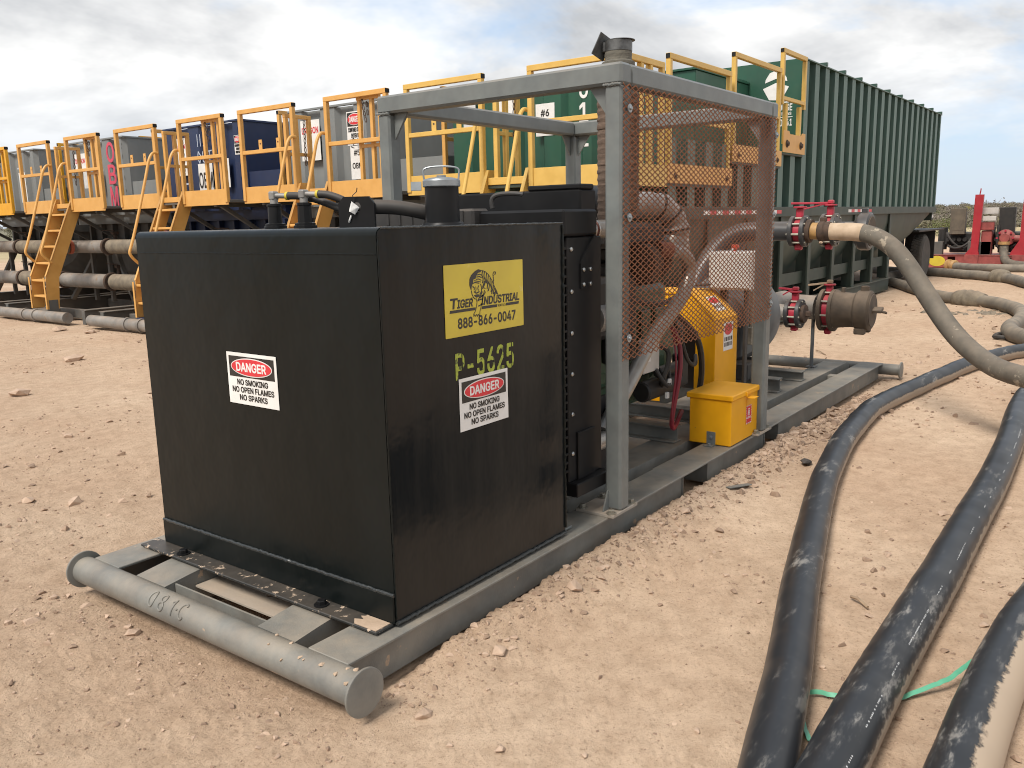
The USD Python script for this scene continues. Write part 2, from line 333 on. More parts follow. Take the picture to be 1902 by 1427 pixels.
# plastic pipe: black, dust-scuffed in streaks that run along it; and one with a thick coat of dried mud on one flank
def pipe_mat(name, mud):
    N = {'g': ('geometry', {}), 'm1': ('mapping', {'mapping_type': 'point', 'rotation': (0, 0, -.25), 'scale': (.9, 3.2, 2.2)}),
         'n1': ('noise_texture', {'scale': 6.0, 'detail': 8.0, 'roughness': .68}),
         'r1': ('rgb_ramp', {'ramp': [(0, (.019, .020, .022)), (.5, (.022, .023, .025)), (.56, (.045, .045, .045)), (.63, (.21, .195, .175)), (1, (.40, .36, .31))]}),
         'n2': ('noise_texture', {'scale': 1.6, 'detail': 4.0}),
         'r2': ('rgb_ramp', {'ramp': [(0, (0, 0, 0)), (.46, (0, 0, 0)), (.62, (1, 1, 1)), (1, (1, 1, 1))]}),
         'mf': ('mix_color', {'blend_type': 'mix', 'a': (.020, .021, .0235)}),
         'sn': ('separate_xyz', {}), 'sp': ('separate_xyz', {}),
         'nf': ('noise_texture', {'scale': 26.0, 'detail': 6.0, 'roughness': .7}),
         'e': ('math', {'math_type': 'multiply_add', 'value2': .62, 'value3': -.31}),
         'zz': ('math', {'math_type': 'add'}),
         'lo': ('map_range', {'from_min': -.30 if not mud else -.02, 'from_max': -.42 if not mud else -.12, 'to_min': 0.0, 'to_max': .8 if not mud else 1.0, 'clamp': True}),
         'mud': ('mix_color', {'blend_type': 'mix', 'b': (.40, .31, .225)}),
         'rg': ('map_range', {'from_min': 0, 'from_max': 1, 'to_min': .40, 'to_max': .9}),
         'bp': ('bump', {'strength': 1.0, 'distance': .003}),
         'p': ('principled_bsdf', {'roughness': .42, 'specular_ior_level': .35})}
    L = [('g.position', 'm1.vector'), ('m1.vector', 'n1.vector'), ('n1.fac', 'r1.fac'), ('g.position', 'n2.vector'), ('n2.fac', 'r2.fac'),
         ('r2.color', 'mf.fac'), ('r1.color', 'mf.b'), ('g.normal', 'sn.vector'), ('g.position', 'sp.vector'), ('g.position', 'nf.vector'),
         ('nf.fac', 'e.value1'), ('e.value', 'zz.value1'), ('zz.value', 'lo.value'), ('mf.result', 'mud.a'), ('lo.result', 'mud.fac'),
         ('mud.result', 'p.base_color'), ('lo.result', 'rg.value'), ('rg.result', 'p.roughness'), ('lo.result', 'bp.height'), ('bp.normal', 'p.normal')]
    # "height" that decides where mud sits: the underside and the right flank, plus for the muddy one the whole far flank
    N['cx'] = ('vector_math', {'math_type': 'dot_product', 'vector2': (0.10, .60, .85) if not mud else (-.55, .80, .25)})
    L += [('g.normal', 'cx.vector1'), ('cx.value', 'zz.value2')]
    usdkit.material(stage, '/World/Looks/' + name, N, L, surface='p.BSDF')
pipe_mat('poly_pipe', False); pipe_mat('poly_pipe_muddy', True)

# the caliche pad: tan, paler dry crust, browner disturbed soil; beyond the pad a straw field
usdkit.material(stage, '/World/Looks/caliche', {
    'g': ('geometry', {}),
    'n1': ('noise_texture', {'scale': .55, 'detail': 6.0, 'roughness': .6}),
    'r1': ('rgb_ramp', {'ramp': [(0, (.455, .310, .208)), (.36, (.49, .343, .235)), (.52, (.52, .376, .262)), (.68, (.58, .434, .310)), (1, (.61, .466, .340))]}),
    'n2': ('noise_texture', {'scale': 9.0, 'detail': 8.0, 'roughness': .68}),
    'r2': ('rgb_ramp', {'ramp': [(0, (.50, .46, .44)), (.35, (.84, .82, .80)), (.55, (1.0, 1.0, 1.0)), (.75, (1.12, 1.13, 1.14)), (1, (1.2, 1.22, 1.24))]}),
    'n4': ('noise_texture', {'scale': 60.0, 'detail': 6.0, 'roughness': .75}),
    'r4': ('rgb_ramp', {'ramp': [(0, (.40, .36, .33)), (.36, (.66, .62, .58)), (.45, (1.0, 1.0, 1.0)), (.66, (1.04, 1.04, 1.04)), (.76, (1.30, 1.32, 1.36)), (1, (1.4, 1.45, 1.5))]}),  # dark specks stand for crumb shadows put into the soil colour
    'mul': ('mix_color', {'blend_type': 'multiply', 'fac': 1.0, 'use_clamp': False}),
    'mul2': ('mix_color', {'blend_type': 'multiply', 'fac': .8, 'use_clamp': False}),
    'sp': ('separate_xyz', {}),
    'dist': ('vector_math', {'math_type': 'distance', 'vector2': (8.0, 3.0, 0.0)}),
    'far': ('map_range', {'from_min': 44.0, 'from_max': 56.0, 'to_min': 0.0, 'to_max': 1.0, 'clamp': True}),
    'n3': ('noise_texture', {'scale': .12, 'detail': 6.0}),
    'r3': ('rgb_ramp', {'ramp': [(0, (.20, .17, .10)), (.4, (.34, .27, .155)), (.6, (.42, .34, .20)), (1, (.46, .38, .24))]}),
    'fm': ('mix_color', {'blend_type': 'mix'}),
    'nb': ('noise_texture', {'scale': 38.0, 'detail': 8.0, 'roughness': .72}),
    'b': ('bump', {'strength': 1.0, 'distance': .022}),
    'p': ('principled_bsdf', {'roughness': .95, 'specular_ior_level': .2, 'diffuse_roughness': .5}),
}, [('g.position', 'n1.vector'), ('n1.fac', 'r1.fac'), ('g.position', 'n2.vector'), ('n2.fac', 'r2.fac'), ('g.position', 'n4.vector'), ('n4.fac', 'r4.fac'),
    ('r1.color', 'mul.a'), ('r2.color', 'mul.b'), ('mul.result', 'mul2.a'), ('r4.color', 'mul2.b'), ('g.position', 'dist.vector1'), ('dist.value', 'far.value'),
    ('g.position', 'n3.vector'), ('n3.fac', 'r3.fac'), ('mul2.result', 'fm.a'), ('r3.color', 'fm.b'), ('far.result', 'fm.fac'),
    ('fm.result', 'p.base_color'), ('g.position', 'nb.vector'), ('nb.fac', 'b.height'), ('b.normal', 'p.normal')], surface='p.BSDF')

# ---------------------------------------------------------------- the ground and what grows beyond the pad
def smooth01(t): t = np.clip(t, 0, 1); return t * t * (3 - 2 * t)
def ground_h(x, y):
    x, y = np.asarray(x, float), np.asarray(y, float); z0 = np.zeros_like(x)
    P = np.stack([x, y, z0], -1)
    d = np.hypot(x - EYE[0], y - EYE[1]); near = np.exp(-d / 22)
    h = .05 * (meshkit.fbm(P * .35, 3, 1) - .5) + .030 * (meshkit.fbm(P * 1.7, 3, 5) - .5)
    ruff = smooth01((meshkit.fbm(P * .9 + 7.3, 2, 11) - .38) / .25)
    cl = meshkit.noise(P * 24, 21); c2 = meshkit.noise(P * 55 + 3.1, 25)
    h = h + near * (.012 * (meshkit.fbm(P * 7, 3, 9) - .5) + ruff * (.016 * np.clip(cl - .55, 0, 1) + .010 * np.clip(c2 - .5, 0, 1)) + .004 * (c2 - .5))
    # under the skid it is flat; along its right side loose soil is banked up
    on = smooth01((x + .35) / .35) * smooth01((7.3 - x) / .3) * smooth01((y + .012) / .03) * smooth01((1.75 - y) / .1)
    bank = smooth01((x - .15) / .5) * smooth01((6.2 - x) / 2.2) * np.exp(-((y + .05) / .15) ** 2)
    rough = .6 + .9 * meshkit.fbm(P * 6 + 1.7, 3, 31)
    h = h * (1 - on) + on * (-.03) + bank * (1 - on) * .056 * rough + bank * (1 - on) * .03 * np.clip(meshkit.noise(P * 16, 41) - .45, 0, 1)
    for xc, w in ((2.9, .16), (4.35, .18)):              # faint wheel tracks on the open dirt left of the skid
        q = np.exp(-((x - xc - .05 * np.sin(y * .35)) / w) ** 2) * smooth01((y - 2.6) / 1.2); h = h - q * near * (.022 - .012 * np.clip(np.sin(y * 26 + x * 9), 0, 1))
    rut = np.exp(-((x - 5.0 + .12 * y) / .35) ** 2) * smooth01((y - 5) / 2) * smooth01((17 - y) / 2)
    h = h + .035 * rut * (meshkit.fbm(P * 2.3, 3, 61) - .35)
    far = smooth01((d - 60) / 250)
    return h * (1 - far) + far * (6.0 * (meshkit.fbm(P * .0045 + 4.2, 3, 71) - .5)) * smooth01((d - 90) / 500)
def build_ground():
    inner = np.arange(-46, 46.01, .16); outer = np.arange(46, 314, 2.0)[1:]
    ang = np.radians(np.r_[inner, outer]) + YAW; n = len(ang)
    rr = [0.12]
    while rr[-1] < 9000: rr.append(rr[-1] * (1.011 if rr[-1] < 30 else 1.035) + .001)
    rr = np.array(rr); R, A = np.meshgrid(rr, ang, indexing='ij')
    x = EYE[0] + R * np.cos(A); y = EYE[1] + R * np.sin(A); z = ground_h(x, y)
    V = np.stack([x, y, z], -1).reshape(-1, 3); m = len(rr)
    k, i = np.meshgrid(np.arange(m - 1), np.arange(n), indexing='ij'); j = (i + 1) % n
    F = np.stack([k * n + i, (k + 1) * n + i, (k + 1) * n + j, k * n + j], -1).reshape(-1, 4)
    V = np.vstack([V, [[EYE[0], EYE[1], 0]]]); F = np.vstack([F[:, [0, 1, 2]], F[:, [0, 2, 3]], np.stack([np.full(n, len(V) - 1), np.arange(n), (np.arange(n) + 1) % n], 1)])
    struct('ground', (V, F), 'caliche', smooth=True)
build_ground()

rng = np.random.default_rng(7)
def crumb(seed, n=11, flat=.7):
    g = np.random.default_rng(seed); P = g.normal(size=(n, 3)); P /= np.linalg.norm(P, axis=1, keepdims=True); P *= g.uniform(.65, 1.15, (n, 1)) * np.array([1.2, .9, flat])
    h = trimesh.convex.convex_hull(P); return np.array(h.vertices), np.array(h.faces)
def rock_mesh(seed, sub=2, flat=.7, amp=.45):
    V, F = crumb(seed, 15, flat); m = trimesh.Trimesh(V, F)
    for _ in range(sub): m = m.subdivide()
    P = np.array(m.vertices); P = P * (1 + .16 * (meshkit.fbm(P * 2.2 + seed * 3.1, 3, seed) - .5))[:, None]
    return P, np.array(m.faces)
def rock_mesh_round(seed, sub=2, flat=.7, amp=.45):
    s = trimesh.creation.icosphere(subdivisions=sub); P = np.array(s.vertices)
    P *= (1 + amp * (meshkit.fbm(P * 1.3 + seed * 9.1, 3, seed) - .5))[:, None] * np.array([1.25, 1, flat])
    return P, np.array(s.faces)
def instancer(path, protos, pos, ids, scales, yaw, mats, label=None):
    pi = UsdGeom.PointInstancer.Define(stage, path)
    for k, (mesh, mt) in enumerate(zip(protos, mats)):
        usdkit.mesh(stage, f'{path}/piece_{k:03d}', mesh, '/World/Looks/' + mt, smooth=False); pi.CreatePrototypesRel().AddTarget(f'{path}/piece_{k:03d}')
    pi.CreateProtoIndicesAttr(Vt.IntArray.FromNumpy(np.asarray(ids, np.int32)))
    pi.CreatePositionsAttr(Vt.Vec3fArray.FromNumpy(np.asarray(pos, np.float32)))
    pi.CreateScalesAttr(Vt.Vec3fArray.FromNumpy(np.asarray(scales, np.float32)))
    h = np.asarray(yaw) / 2
    pi.CreateOrientationsAttr(Vt.QuathArray([Gf.Quath(float(np.cos(a)), 0, 0, float(np.sin(a))) for a in h]))
    keys(pi.GetPrim(), label, kind='stuff')
def clear(x, y): return ~((x > -.05) & (x < 7.1) & (y > -.02) & (y < 1.75))
def build_gravel():
    N = 40000
    r = np.exp(rng.uniform(np.log(1.1), np.log(26), N)); a = YAW + np.radians(rng.uniform(-40, 40, N))
    x, y = EYE[0] + r * np.cos(a), EYE[1] + r * np.sin(a)
    bx = rng.uniform(.05, 6.3, 3500); by = -.03 - np.abs(rng.normal(0, .15, 3500))
    fx = -.12 - np.abs(rng.normal(0, .16, 900)); fy = rng.uniform(-.2, 1.9, 900)
    x = np.r_[x, bx, fx]; y = np.r_[y, by, fy]; r = np.hypot(x - EYE[0], y - EYE[1]); N2 = len(x)
    dens = meshkit.fbm(np.stack([x * .9, y * .9, 0 * x], -1) + 7.3, 2, 11)
    keep = clear(x, y) & ((rng.random(N2) < np.clip((dens - .40) * 4.5, .05, 1)) | (np.arange(N2) >= N))
    x, y, r = x[keep], y[keep], r[keep]
    s = np.where(np.abs(y + .12) < .14, .0024, .0018) * np.exp(rng.exponential(.50, len(x))); s = np.minimum(s, .016) * np.clip(r / 3.0, .8, 2.6)
    z = ground_h(x, y) + s * .15
    instancer('/World/loose_gravel', [crumb(k, 12) for k in range(1, 9)], np.stack([x, y, z], -1), rng.integers(0, 8, len(x)),
              np.stack([s, s, s], -1) * rng.uniform(.75, 1.25, (len(x), 3)), rng.uniform(0, 6.28, len(x)), ['rock', 'rock', 'clod_dark', 'rock', 'clod_dark', 'clod_dark', 'rock', 'clod_dark'], 'loose tan gravel and soil crumbs scattered over the pad')
build_gravel()
stones = [(-.35, 1.62, .034, 'reddish stone lying left of the front skid pipe'), (-.15, 1.17, .034, 'pale oblong stone just in front of the raised lettering of the skid pipe'),
          (.08, -.24, .034, 'tan stone right of the round end plate of the skid pipe'), (.07, -.57, .026, 'pale stone near the bottom edge below the skid pipe'),
          (1.82, -1.66, .022, 'pale chipped stone between the second and third black pipes'), (3.42, 8.88, .13, 'large tan stone on the dirt in front of the grey tank ladder'),
          (1.96, 7.01, .10, 'flat tan stone at the left on open dirt'), (.55, 3.05, .055, 'dark clod pair on the dirt left of the fuel tank'),
          (.40, 3.35, .045, 'small brown clod next to the dark clod pair'), (4.9, 12.3, .10, 'stone under the left skid pipe of the grey tank'),
          (5.0, 11.5, .085, 'flat stone in front of the second tank skid pipe'), (1.15, -.16, .045, 'biggest earth clod banked against the right skid beam'),
          (.55, -.20, .035, 'earth clod on the bank next to the front of the right skid beam'), (2.3, -.13, .035, 'earth clod on the bank below the bolted base plate')]
for k, (x, y, s, lab) in enumerate(stones):
    V, F = rock_mesh(40 + k, 3, .6, .7); V = V * s + np.array([x, y, float(ground_h(x, y)) + s * .22])
    single('stone', (V, F), 'rock', lab, 'stone', 'larger stones on the dirt pad', smooth=40)

# distant scrub: a low ridge, then bushes
def leaf_clump(seed, n, size, spread, flat=.7):
    g = np.random.default_rng(seed); d = g.normal(size=(n, 3)); d /= np.linalg.norm(d, axis=1, keepdims=True)
    lump = .6 + .8 * meshkit.noise(d * 1.6 + seed, seed)
    c = d * (spread * lump * g.random(n) ** .4)[:, None] * np.array([1, 1, flat]); c[:, 2] += spread * flat * .75
    a = g.normal(size=(n, 3)); a /= np.linalg.norm(a, axis=1, keepdims=True); b = np.cross(a, g.normal(size=(n, 3))); b /= np.linalg.norm(b, axis=1, keepdims=True)
    s = size * g.uniform(.5, 1.2, (n, 1)); V = np.stack([c - a * s, c + b * s * .5, c + a * s, c - b * s * .5], 1).reshape(-1, 3)
    return V, np.arange(4 * n).reshape(-1, 4)
def build_scrub():
    ang = np.radians(np.arange(0, 360, 1.5)); rings = [(95, -.5), (130, 0.3), (210, 1.1), (300, 2.2), (420, 3.2), (700, 3.0), (1200, -2)]
    V = []; n = len(ang)
    for r, h in rings:
        w = meshkit.fbm(np.stack([np.cos(ang) * 3, np.sin(ang) * 3, 0 * ang + r * .01], -1), 3, 3)
        V.append(np.stack([EYE[0] + r * np.cos(ang), EYE[1] + r * np.sin(ang), h * (.55 + .9 * w) if h > 0 else 0 * w + h], -1))
    V = np.vstack(V); k, i = np.meshgrid(np.arange(len(rings) - 1), np.arange(n), indexing='ij'); j = (i + 1) % n
    F = np.stack([k * n + i, (k + 1) * n + i, (k + 1) * n + j, k * n + j], -1).reshape(-1, 4)
    struct('hills', (V, F), 'scrub_olive', smooth=True)
    P, S, I = [], [], []
    g = np.random.default_rng(5)
    for q in range(5200):
        r = math.exp(g.uniform(math.log(92), math.log(430))); a = g.uniform(0, 2 * math.pi) if q < 2600 else YAW + math.radians(g.uniform(-36, -8))
        h = np.interp(r, [x[0] for x in rings], [x[1] for x in rings]); w = meshkit.fbm(np.array([math.cos(a) * 3, math.sin(a) * 3, r * .01]), 3, 3)
        P.append((EYE[0] + r * math.cos(a), EYE[1] + r * math.sin(a), (h * (.55 + .9 * w) if h > 0 else 0) - .15)); S.append(g.uniform(.45, .95) * (1 + r / 500)); I.append(g.choice(4, p=[.55, .3, .06, .09]))
    instancer('/World/desert_scrub', [leaf_clump(1, 260, .15, 1.0), leaf_clump(2, 240, .14, .95, .8), leaf_clump(3, 240, .14, .9), leaf_clump(4, 220, .14, .85)], P, I, np.array(S)[:, None] * np.ones(3), g.uniform(0, 6.28, len(P)), ['scrub_olive', 'twig', 'scrub_green', 'scrub_yellow'], 'grey green desert scrub covering the low ridge on the horizon')
build_scrub()
def bush(x, y, s, m, lab, cat="bush", n=1600, flat=.6, seed=1):
    V, F = leaf_clump(seed, n, .035 * s + .02, s, flat); t = thing('desert_bush', lab, cat, 'single bushes at the far edge of the pad', (x, y, 0)); part(t, 'foliage', (V, F), m, smooth=False)
    b = MB(); g = np.random.default_rng(seed)
    for k in range(7):
        e = g.normal(size=3) * np.array([.5, .5, .2]) * s; e[2] = s * flat * g.uniform(.8, 1.6); b.tube([(0, 0, -.05), e * .5 + g.normal(size=3) * .05, e], [.03 * s, .02 * s, .006 * s], 5)
    part(t, 'stem', b, 'twig')

# ---------------------------------------------------------------- the pump skid
NX, NYR, ZU = (0, -1, 0), (1, 0, 0), (0, 0, 1)      # reading directions: on faces that look -x, on faces that look -y; up
ZS = .16                                            # top of the skid beams
def channel(b, x0, x1, y0, y1, z0, z1, t=.010, open_side=-1):
    b.bb((x0, y0, z1 - t), (x1, y1, z1), .002); b.bb((x0, y0, z0), (x1, y1, z0 + t), .002)
    yw = y1 - .03 if open_side < 0 else y0 + .03
    b.bb((x0, yw - t / 2, z0 + t), (x1, yw + t / 2, z1 - t), .001)
def build_skid():
    t = thing('pump_skid', 'grey steel skid with round end pipes carrying the black tank and the pump', 'skid')
    b = MB(); b.cyl((-.06, -.105, .104), (-.06, 1.715, .104), .060, 40); part(t, 'end_pipe', b, 'skid_grey', 'near end pipe with raised weld lettering', org=None)
    for yy, lab in ((-.115, 'round end plate nearest the camera'), (1.715, 'left round end plate')):
        b = MB(); b.lathe([(.079, 0), (.084, .003), (.084, .011), (.079, .014)], (-.06, yy, .106), (0, 1, 0), 48); part(t, 'end_plate', b, 'skid_grey', lab)
    # weld-bead lettering on the pipe: 081-C
    def glyph(pts, y0, s=.052):
        out = []
        for (u, v) in pts:
            a = math.radians(112) - (v - .5) * .80 * 1.25
            a = math.radians(168 - v * 64); y = y0 - u * s
            out.append((-.06 + .061 * math.cos(a), y, .104 + .061 * math.sin(a)))
        return out
    el = lambda cx, cy, rx, ry, a0=0, a1=360, n=22: [(cx + rx * math.cos(math.radians(q)), cy + ry * math.sin(math.radians(q))) for q in np.linspace(a0, a1, n)]
    for k, (gl, y0) in enumerate([([el(.35, .5, .33, .48)], 1.10), ([el(.35, .26, .32, .25), el(.35, .76, .27, .23)], 1.03), ([[(.1, .75), (.4, .97), (.4, .02)]], .955), ([[(.05, .45), (.25, .45)]], .915), ([el(.40, .5, .34, .48, 40, 320)], .89)]):
        b = MB()
        for g in gl:
            q = np.array(g, float); tt = np.linspace(0, len(q) - 1, 40 if len(q) > 2 else 8); q = np.c_[np.interp(tt, np.arange(len(q)), q[:, 0]), np.interp(tt, np.arange(len(q)), q[:, 1])]
            b.tube(glyph(q, y0), .0038, 8)
        part(t, 'raised_character', b, 'skid_grey', 'weld bead character ' + '081-C'[k])
    for k, (y0, y1, side, lab) in enumerate(((0.0, .206, 1, 'right outer beam'), (1.475, 1.68, -1, 'left outer beam'))):
        b = MB(); b.bb((-.03, y0, ZS - .012), (7.06, y1, ZS), .003)
        yw = y0 + .045 if side > 0 else y1 - .012
        xs = [(-.03, 2.62), (2.98, 3.93), (4.22, 7.06)] if side > 0 else [(-.03, 7.06)]
        for a0, a1 in xs: b.bb((a0, yw - .006, 0.0), (a1, yw + .006, ZS - .012), .001)
        if side > 0:                                      # fork pockets through the web
            for a0, a1 in ((2.62, 2.98), (3.93, 4.22)):
                b.bb((a0, yw - .012, 0), (a0 + .012, yw + .19, ZS - .014), .001); b.bb((a1 - .012, yw - .012, 0), (a1, yw + .19, ZS - .014), .001)
                b.bb((a0 + .012, yw - .012, ZS - .026), (a1 - .012, yw + .19, ZS - .014), .001)
        part(t, 'outer_beam', b, 'skid_grey', lab)
    for y0, y1, lab in ((.315, .535, 'right inner beam'), (1.165, 1.385, 'left inner beam')):
        b = MB()
        pr = Polygon([(.0, .135), (.12, .150), (.22, ZS), (6.92, ZS), (7.02, .13), (7.02, .01), (.12, .01), (.0, .06)])
        b.poly(pr, y1 - y0, (0, y1, 0), (1, 0, 0), (0, 0, 1)); part(t, 'inner_beam', b, 'skid_grey', lab)
    b = MB(); b.cyl((7.10, -.15, .095), (7.10, 1.75, .095), .055, 28); part(t, 'end_pipe', b, 'skid_grey', 'far end pipe')
    for yy in (-.165, 1.75):
        b = MB(); b.lathe([(.078, 0), (.082, .003), (.082, .011), (.078, .014)], (7.10, yy, .095), (0, 1, 0), 32); part(t, 'end_plate', b, 'skid_grey')
    def ibeam(x, y0, y1, z0, z1, w=.11):
        b = MB(); b.bb((x - w / 2, y0, z1 - .01), (x + w / 2, y1, z1), .002); b.bb((x - w / 2, y0, z0), (x + w / 2, y1, z0 + .01), .002); b.bb((x - .005, y0, z0 + .01), (x + .005, y1, z1 - .01), .001); return b
    for x, z0, z1 in ((2.30, .163, .30), (3.22, .163, .27), (3.80, .163, .26), (5.15, .163, .28), (5.75, .163, .25)):
        part(t, 'cross_beam', ibeam(x, .36, 1.34, z0, z1), 'skid_grey')
    g = np.random.default_rng(31)
    for k in range(11):                                # crumbs of mud dropped on the end pipe
        y_ = g.uniform(-.08, .42); a = math.radians(g.uniform(60, 150)); V, F = rock_mesh(60 + k, 1, .6); b = MB(); b.add(V * g.uniform(.005, .013) + np.array((-.06 + .061 * math.cos(a), y_, .104 + .061 * math.sin(a))), F); part(t, 'mud_crumb', b, 'mud_tan', smooth=False)
    b = MB(); b.poly(Polygon([(.14, .54), (1.9, .54), (1.9, 1.16), (.14, 1.16)]).difference(Point(.26, .80).buffer(.016)), .008, (0, 0, .085)); part(t, 'deck_plate', b, 'dusty_plate', 'dusty plate with a drilled hole between the inner beams')
    b = MB(); b.bb((2.1, .54, .06), (5.6, 1.16, .068), .002); part(t, 'deck_plate', b, 'dusty_plate', 'tan dusted drip pan under the engine')
    b = MB(); b.bb((.045, .54, .085), (.053, 1.16, .135), .001); part(t, 'lip_plate', b, 'skid_grey')
    for x in (1.0, 4.5, 6.3):
        for y0, y1 in ((.21, .314), (1.386, 1.474)):
            b = MB(); b.bb((x, y0, .03), (x + .09, y1, .13), .003); part(t, 'tie_channel', b, 'skid_grey')
build_skid()

# ---------------------------------------------------------------- the black fuel tank and its markings
def danger_sign(parent, o, u, v, W, H, lines, lift=.0007, ext=.0012, name='danger_sign', label=None, head=.40):
    n = np.cross(u, v); O = np.asarray(o, float); u = np.asarray(u, float); v = np.asarray(v, float)
    b = MB(); b.poly(sbox(-W / 2, -H / 2, W / 2, H / 2), ext, O, u, v); p = part(parent, name, b, 'sign_white', label)
    z = ext; hh = H * head; top = H / 2 - W * .045; cx = 0; cy = top - hh / 2
    def lay(P, m, nm, k):
        q = MB(); q.poly(P, lift * k + .0003, O + n * (z - .0003), u, v); part(p, nm, q, m)
    lay(sbox(-W * .455, top - hh, W * .455, top), 'sign_black', 'header_panel', 1)
    oval = lambda a, c: affinity.scale(Point(0, 0).buffer(1, 24), a, c); mv = lambda P: affinity.translate(P, cx, cy)
    lay(mv(oval(W * .415, hh * .44)), 'sign_white', 'oval_border', 2); lay(mv(oval(W * .40, hh * .395)), 'sign_red', 'oval', 3)
    lay(text2d('DANGER', 0, cy - hh * .20, hh * .40, W * .60).buffer(W * .0015), 'sign_white', 'lettering', 4)
    g = []; yy = top - hh - H * .045
    for (s, w, h) in lines:
        yy -= h * H; g.append(text2d(s, 0, yy, h * H * .98, w * W)); yy -= h * H * .42
    lay(unary_union(g).buffer(W * .0014), 'sign_black', 'lettering', 1.5)
NOSM = [('NO SMOKING', .62, .105), ('NO OPEN FLAMES', .84, .105), ('NO SPARKS', .56, .105)]

TIGER = dict(black=[[(545,252),(600,272),(575,300),(540,310),(515,345),(500,400),(470,410),(458,470),(440,520),(432,590),(420,560),(403,500),(408,405),(435,345),(490,285)],
    [(470,655),(520,640),(562,650),(545,680),(512,695),(482,680)], [(630,430),(655,440),(640,500),(605,560),(600,520),(620,470)], [(690,560),(712,520),(700,590),(678,600)], [(735,600),(752,570),(748,630)], [(775,620),(800,600),(795,668),(780,660)], [(810,580),(836,632),(812,640)]],
  lines=[([(600,272),(650,290),(700,335),(740,400),(768,455),(790,520),(825,590),(850,660)],9),([(432,590),(440,640),(460,690),(490,720)],11),
    ([(610,285),(600,345),(618,405),(605,470)],15),([(640,290),(630,360),(650,430),(668,470)],15),([(672,318),(662,400),(685,480),(675,560)],14),([(700,350),(690,430),(712,500),(702,560)],14),
    ([(727,392),(722,470),(742,545),(735,610)],14),([(752,440),(752,520),(760,575),(742,640)],13),([(775,500),(782,560),(768,640)],12),([(795,545),(805,600),(795,655)],12),
    ([(778,480),(778,400),(772,330),(790,292),(816,298),(812,326),(793,330)],10),([(768,350),(786,354)],9),([(768,385),(786,388)],9),([(770,420),(788,423)],9),
    ([(445,480),(490,458),(555,470)],11),([(452,520),(478,540),(476,580)],13),([(500,520),(505,560),(495,600)],10),([(545,505),(530,550),(540,585)],12),([(470,600),(505,625),(555,600)],13),
    ([(575,480),(590,540),(585,600),(560,640)],12),([(520,345),(560,330),(600,345)],10),([(515,375),(560,365),(595,385)],11),([(505,410),(550,405),(590,425)],10),([(480,430),(530,440),(580,450)],9),
    ([(600,600),(565,670),(525,740)],14),([(635,580),(612,650),(560,700)],12),([(650,600),(625,650)],9),([(590,560),(620,540),(650,555)],8),
    ([(500,700),(512,770),(500,850),(482,910),(456,955),(458,995)],9),([(612,690),(588,770),(570,850),(552,915),(548,970)],8),([(520,748),(560,725),(600,715)],12),([(528,828),(560,815),(580,790)],12),
    ([(462,955),(480,990),(496,958),(516,990),(524,955),(544,982),(552,950)],9),([(440,690),(432,715),(445,740)],10)])
def sign_uv(px, py):
    """the photographed sign is a slanted rectangle; this undoes the slant: unit coordinates on the sign, y up"""
    a = (px - 42) / 1228.0; yt = 195 - 100 * a; yb = 1345 - 225 * a; return a - .03 * 0, 1 - (py - yt) / (yb - yt)
def build_tiger_sign(parent, o, u, v, W, H):
    n = np.cross(u, v); O = np.asarray(o, float); u = np.asarray(u, float); v = np.asarray(v, float)
    b = MB(); b.poly(sbox(-W / 2, -H / 2, W / 2, H / 2).buffer(-.004).buffer(.004), .0012, O, u, v); p = part(parent, 'company_sign', b, 'sign_yellow', 'yellow sign with a walking tiger and a phone number')
    def lay(P, nm): q = MB(); q.poly(P, .0010, O + n * .0009, u, v); part(p, nm, q, 'sign_black')
    m = lambda q: ((sign_uv(*q)[0] - .5) * W, (sign_uv(*q)[1] - .5) * H); s = W / 1228.0
    art = [Polygon([m(q) for q in c]).buffer(0) for c in TIGER['black']] + [stroke([m(q) for q in c], w * s * .95) for c, w in TIGER['lines']]
    lay(unary_union(art), 'tiger_emblem')
    leg = Polygon([m(q) for q in [(500,690),(512,770),(498,860),(480,920),(555,920),(575,850),(592,770),(615,690)]]).buffer(.004)
    y = lambda f: (f - .5) * H; x = lambda f: (f - .5) * W
    for xa, xb in ((.055, .43), (.44, .64), (.755, .935)):
        lay(affinity.skew(sbox(x(xa), y(.338), x(xb), y(.378)), xs=12).difference(leg), 'underline_bar')
    tx = [text2d('T', x(.055), y(.400), H * .135, W * .085, 'l', shear=8), text2d('IGER', x(.142), y(.400), H * .108, W * .185, 'l', shear=8),
          text2d('I', x(.432), y(.400), H * .135, W * .030, 'l', shear=8), text2d('NDUSTRIAL', x(.470), y(.400), H * .108, W * .47, 'l', shear=8)]
    lay(unary_union(tx[:2]).buffer(.0008), 'lettering'); lay(unary_union(tx[2:]).buffer(.0008), 'lettering'); lay(text2d('RENTALS', x(.70), y(.340), H * .034, W * .095, bold=False), 'lettering')
    lay(text2d('888-866-0047', x(.515), y(.115), H * .135, W * .74).buffer(.0007), 'lettering')
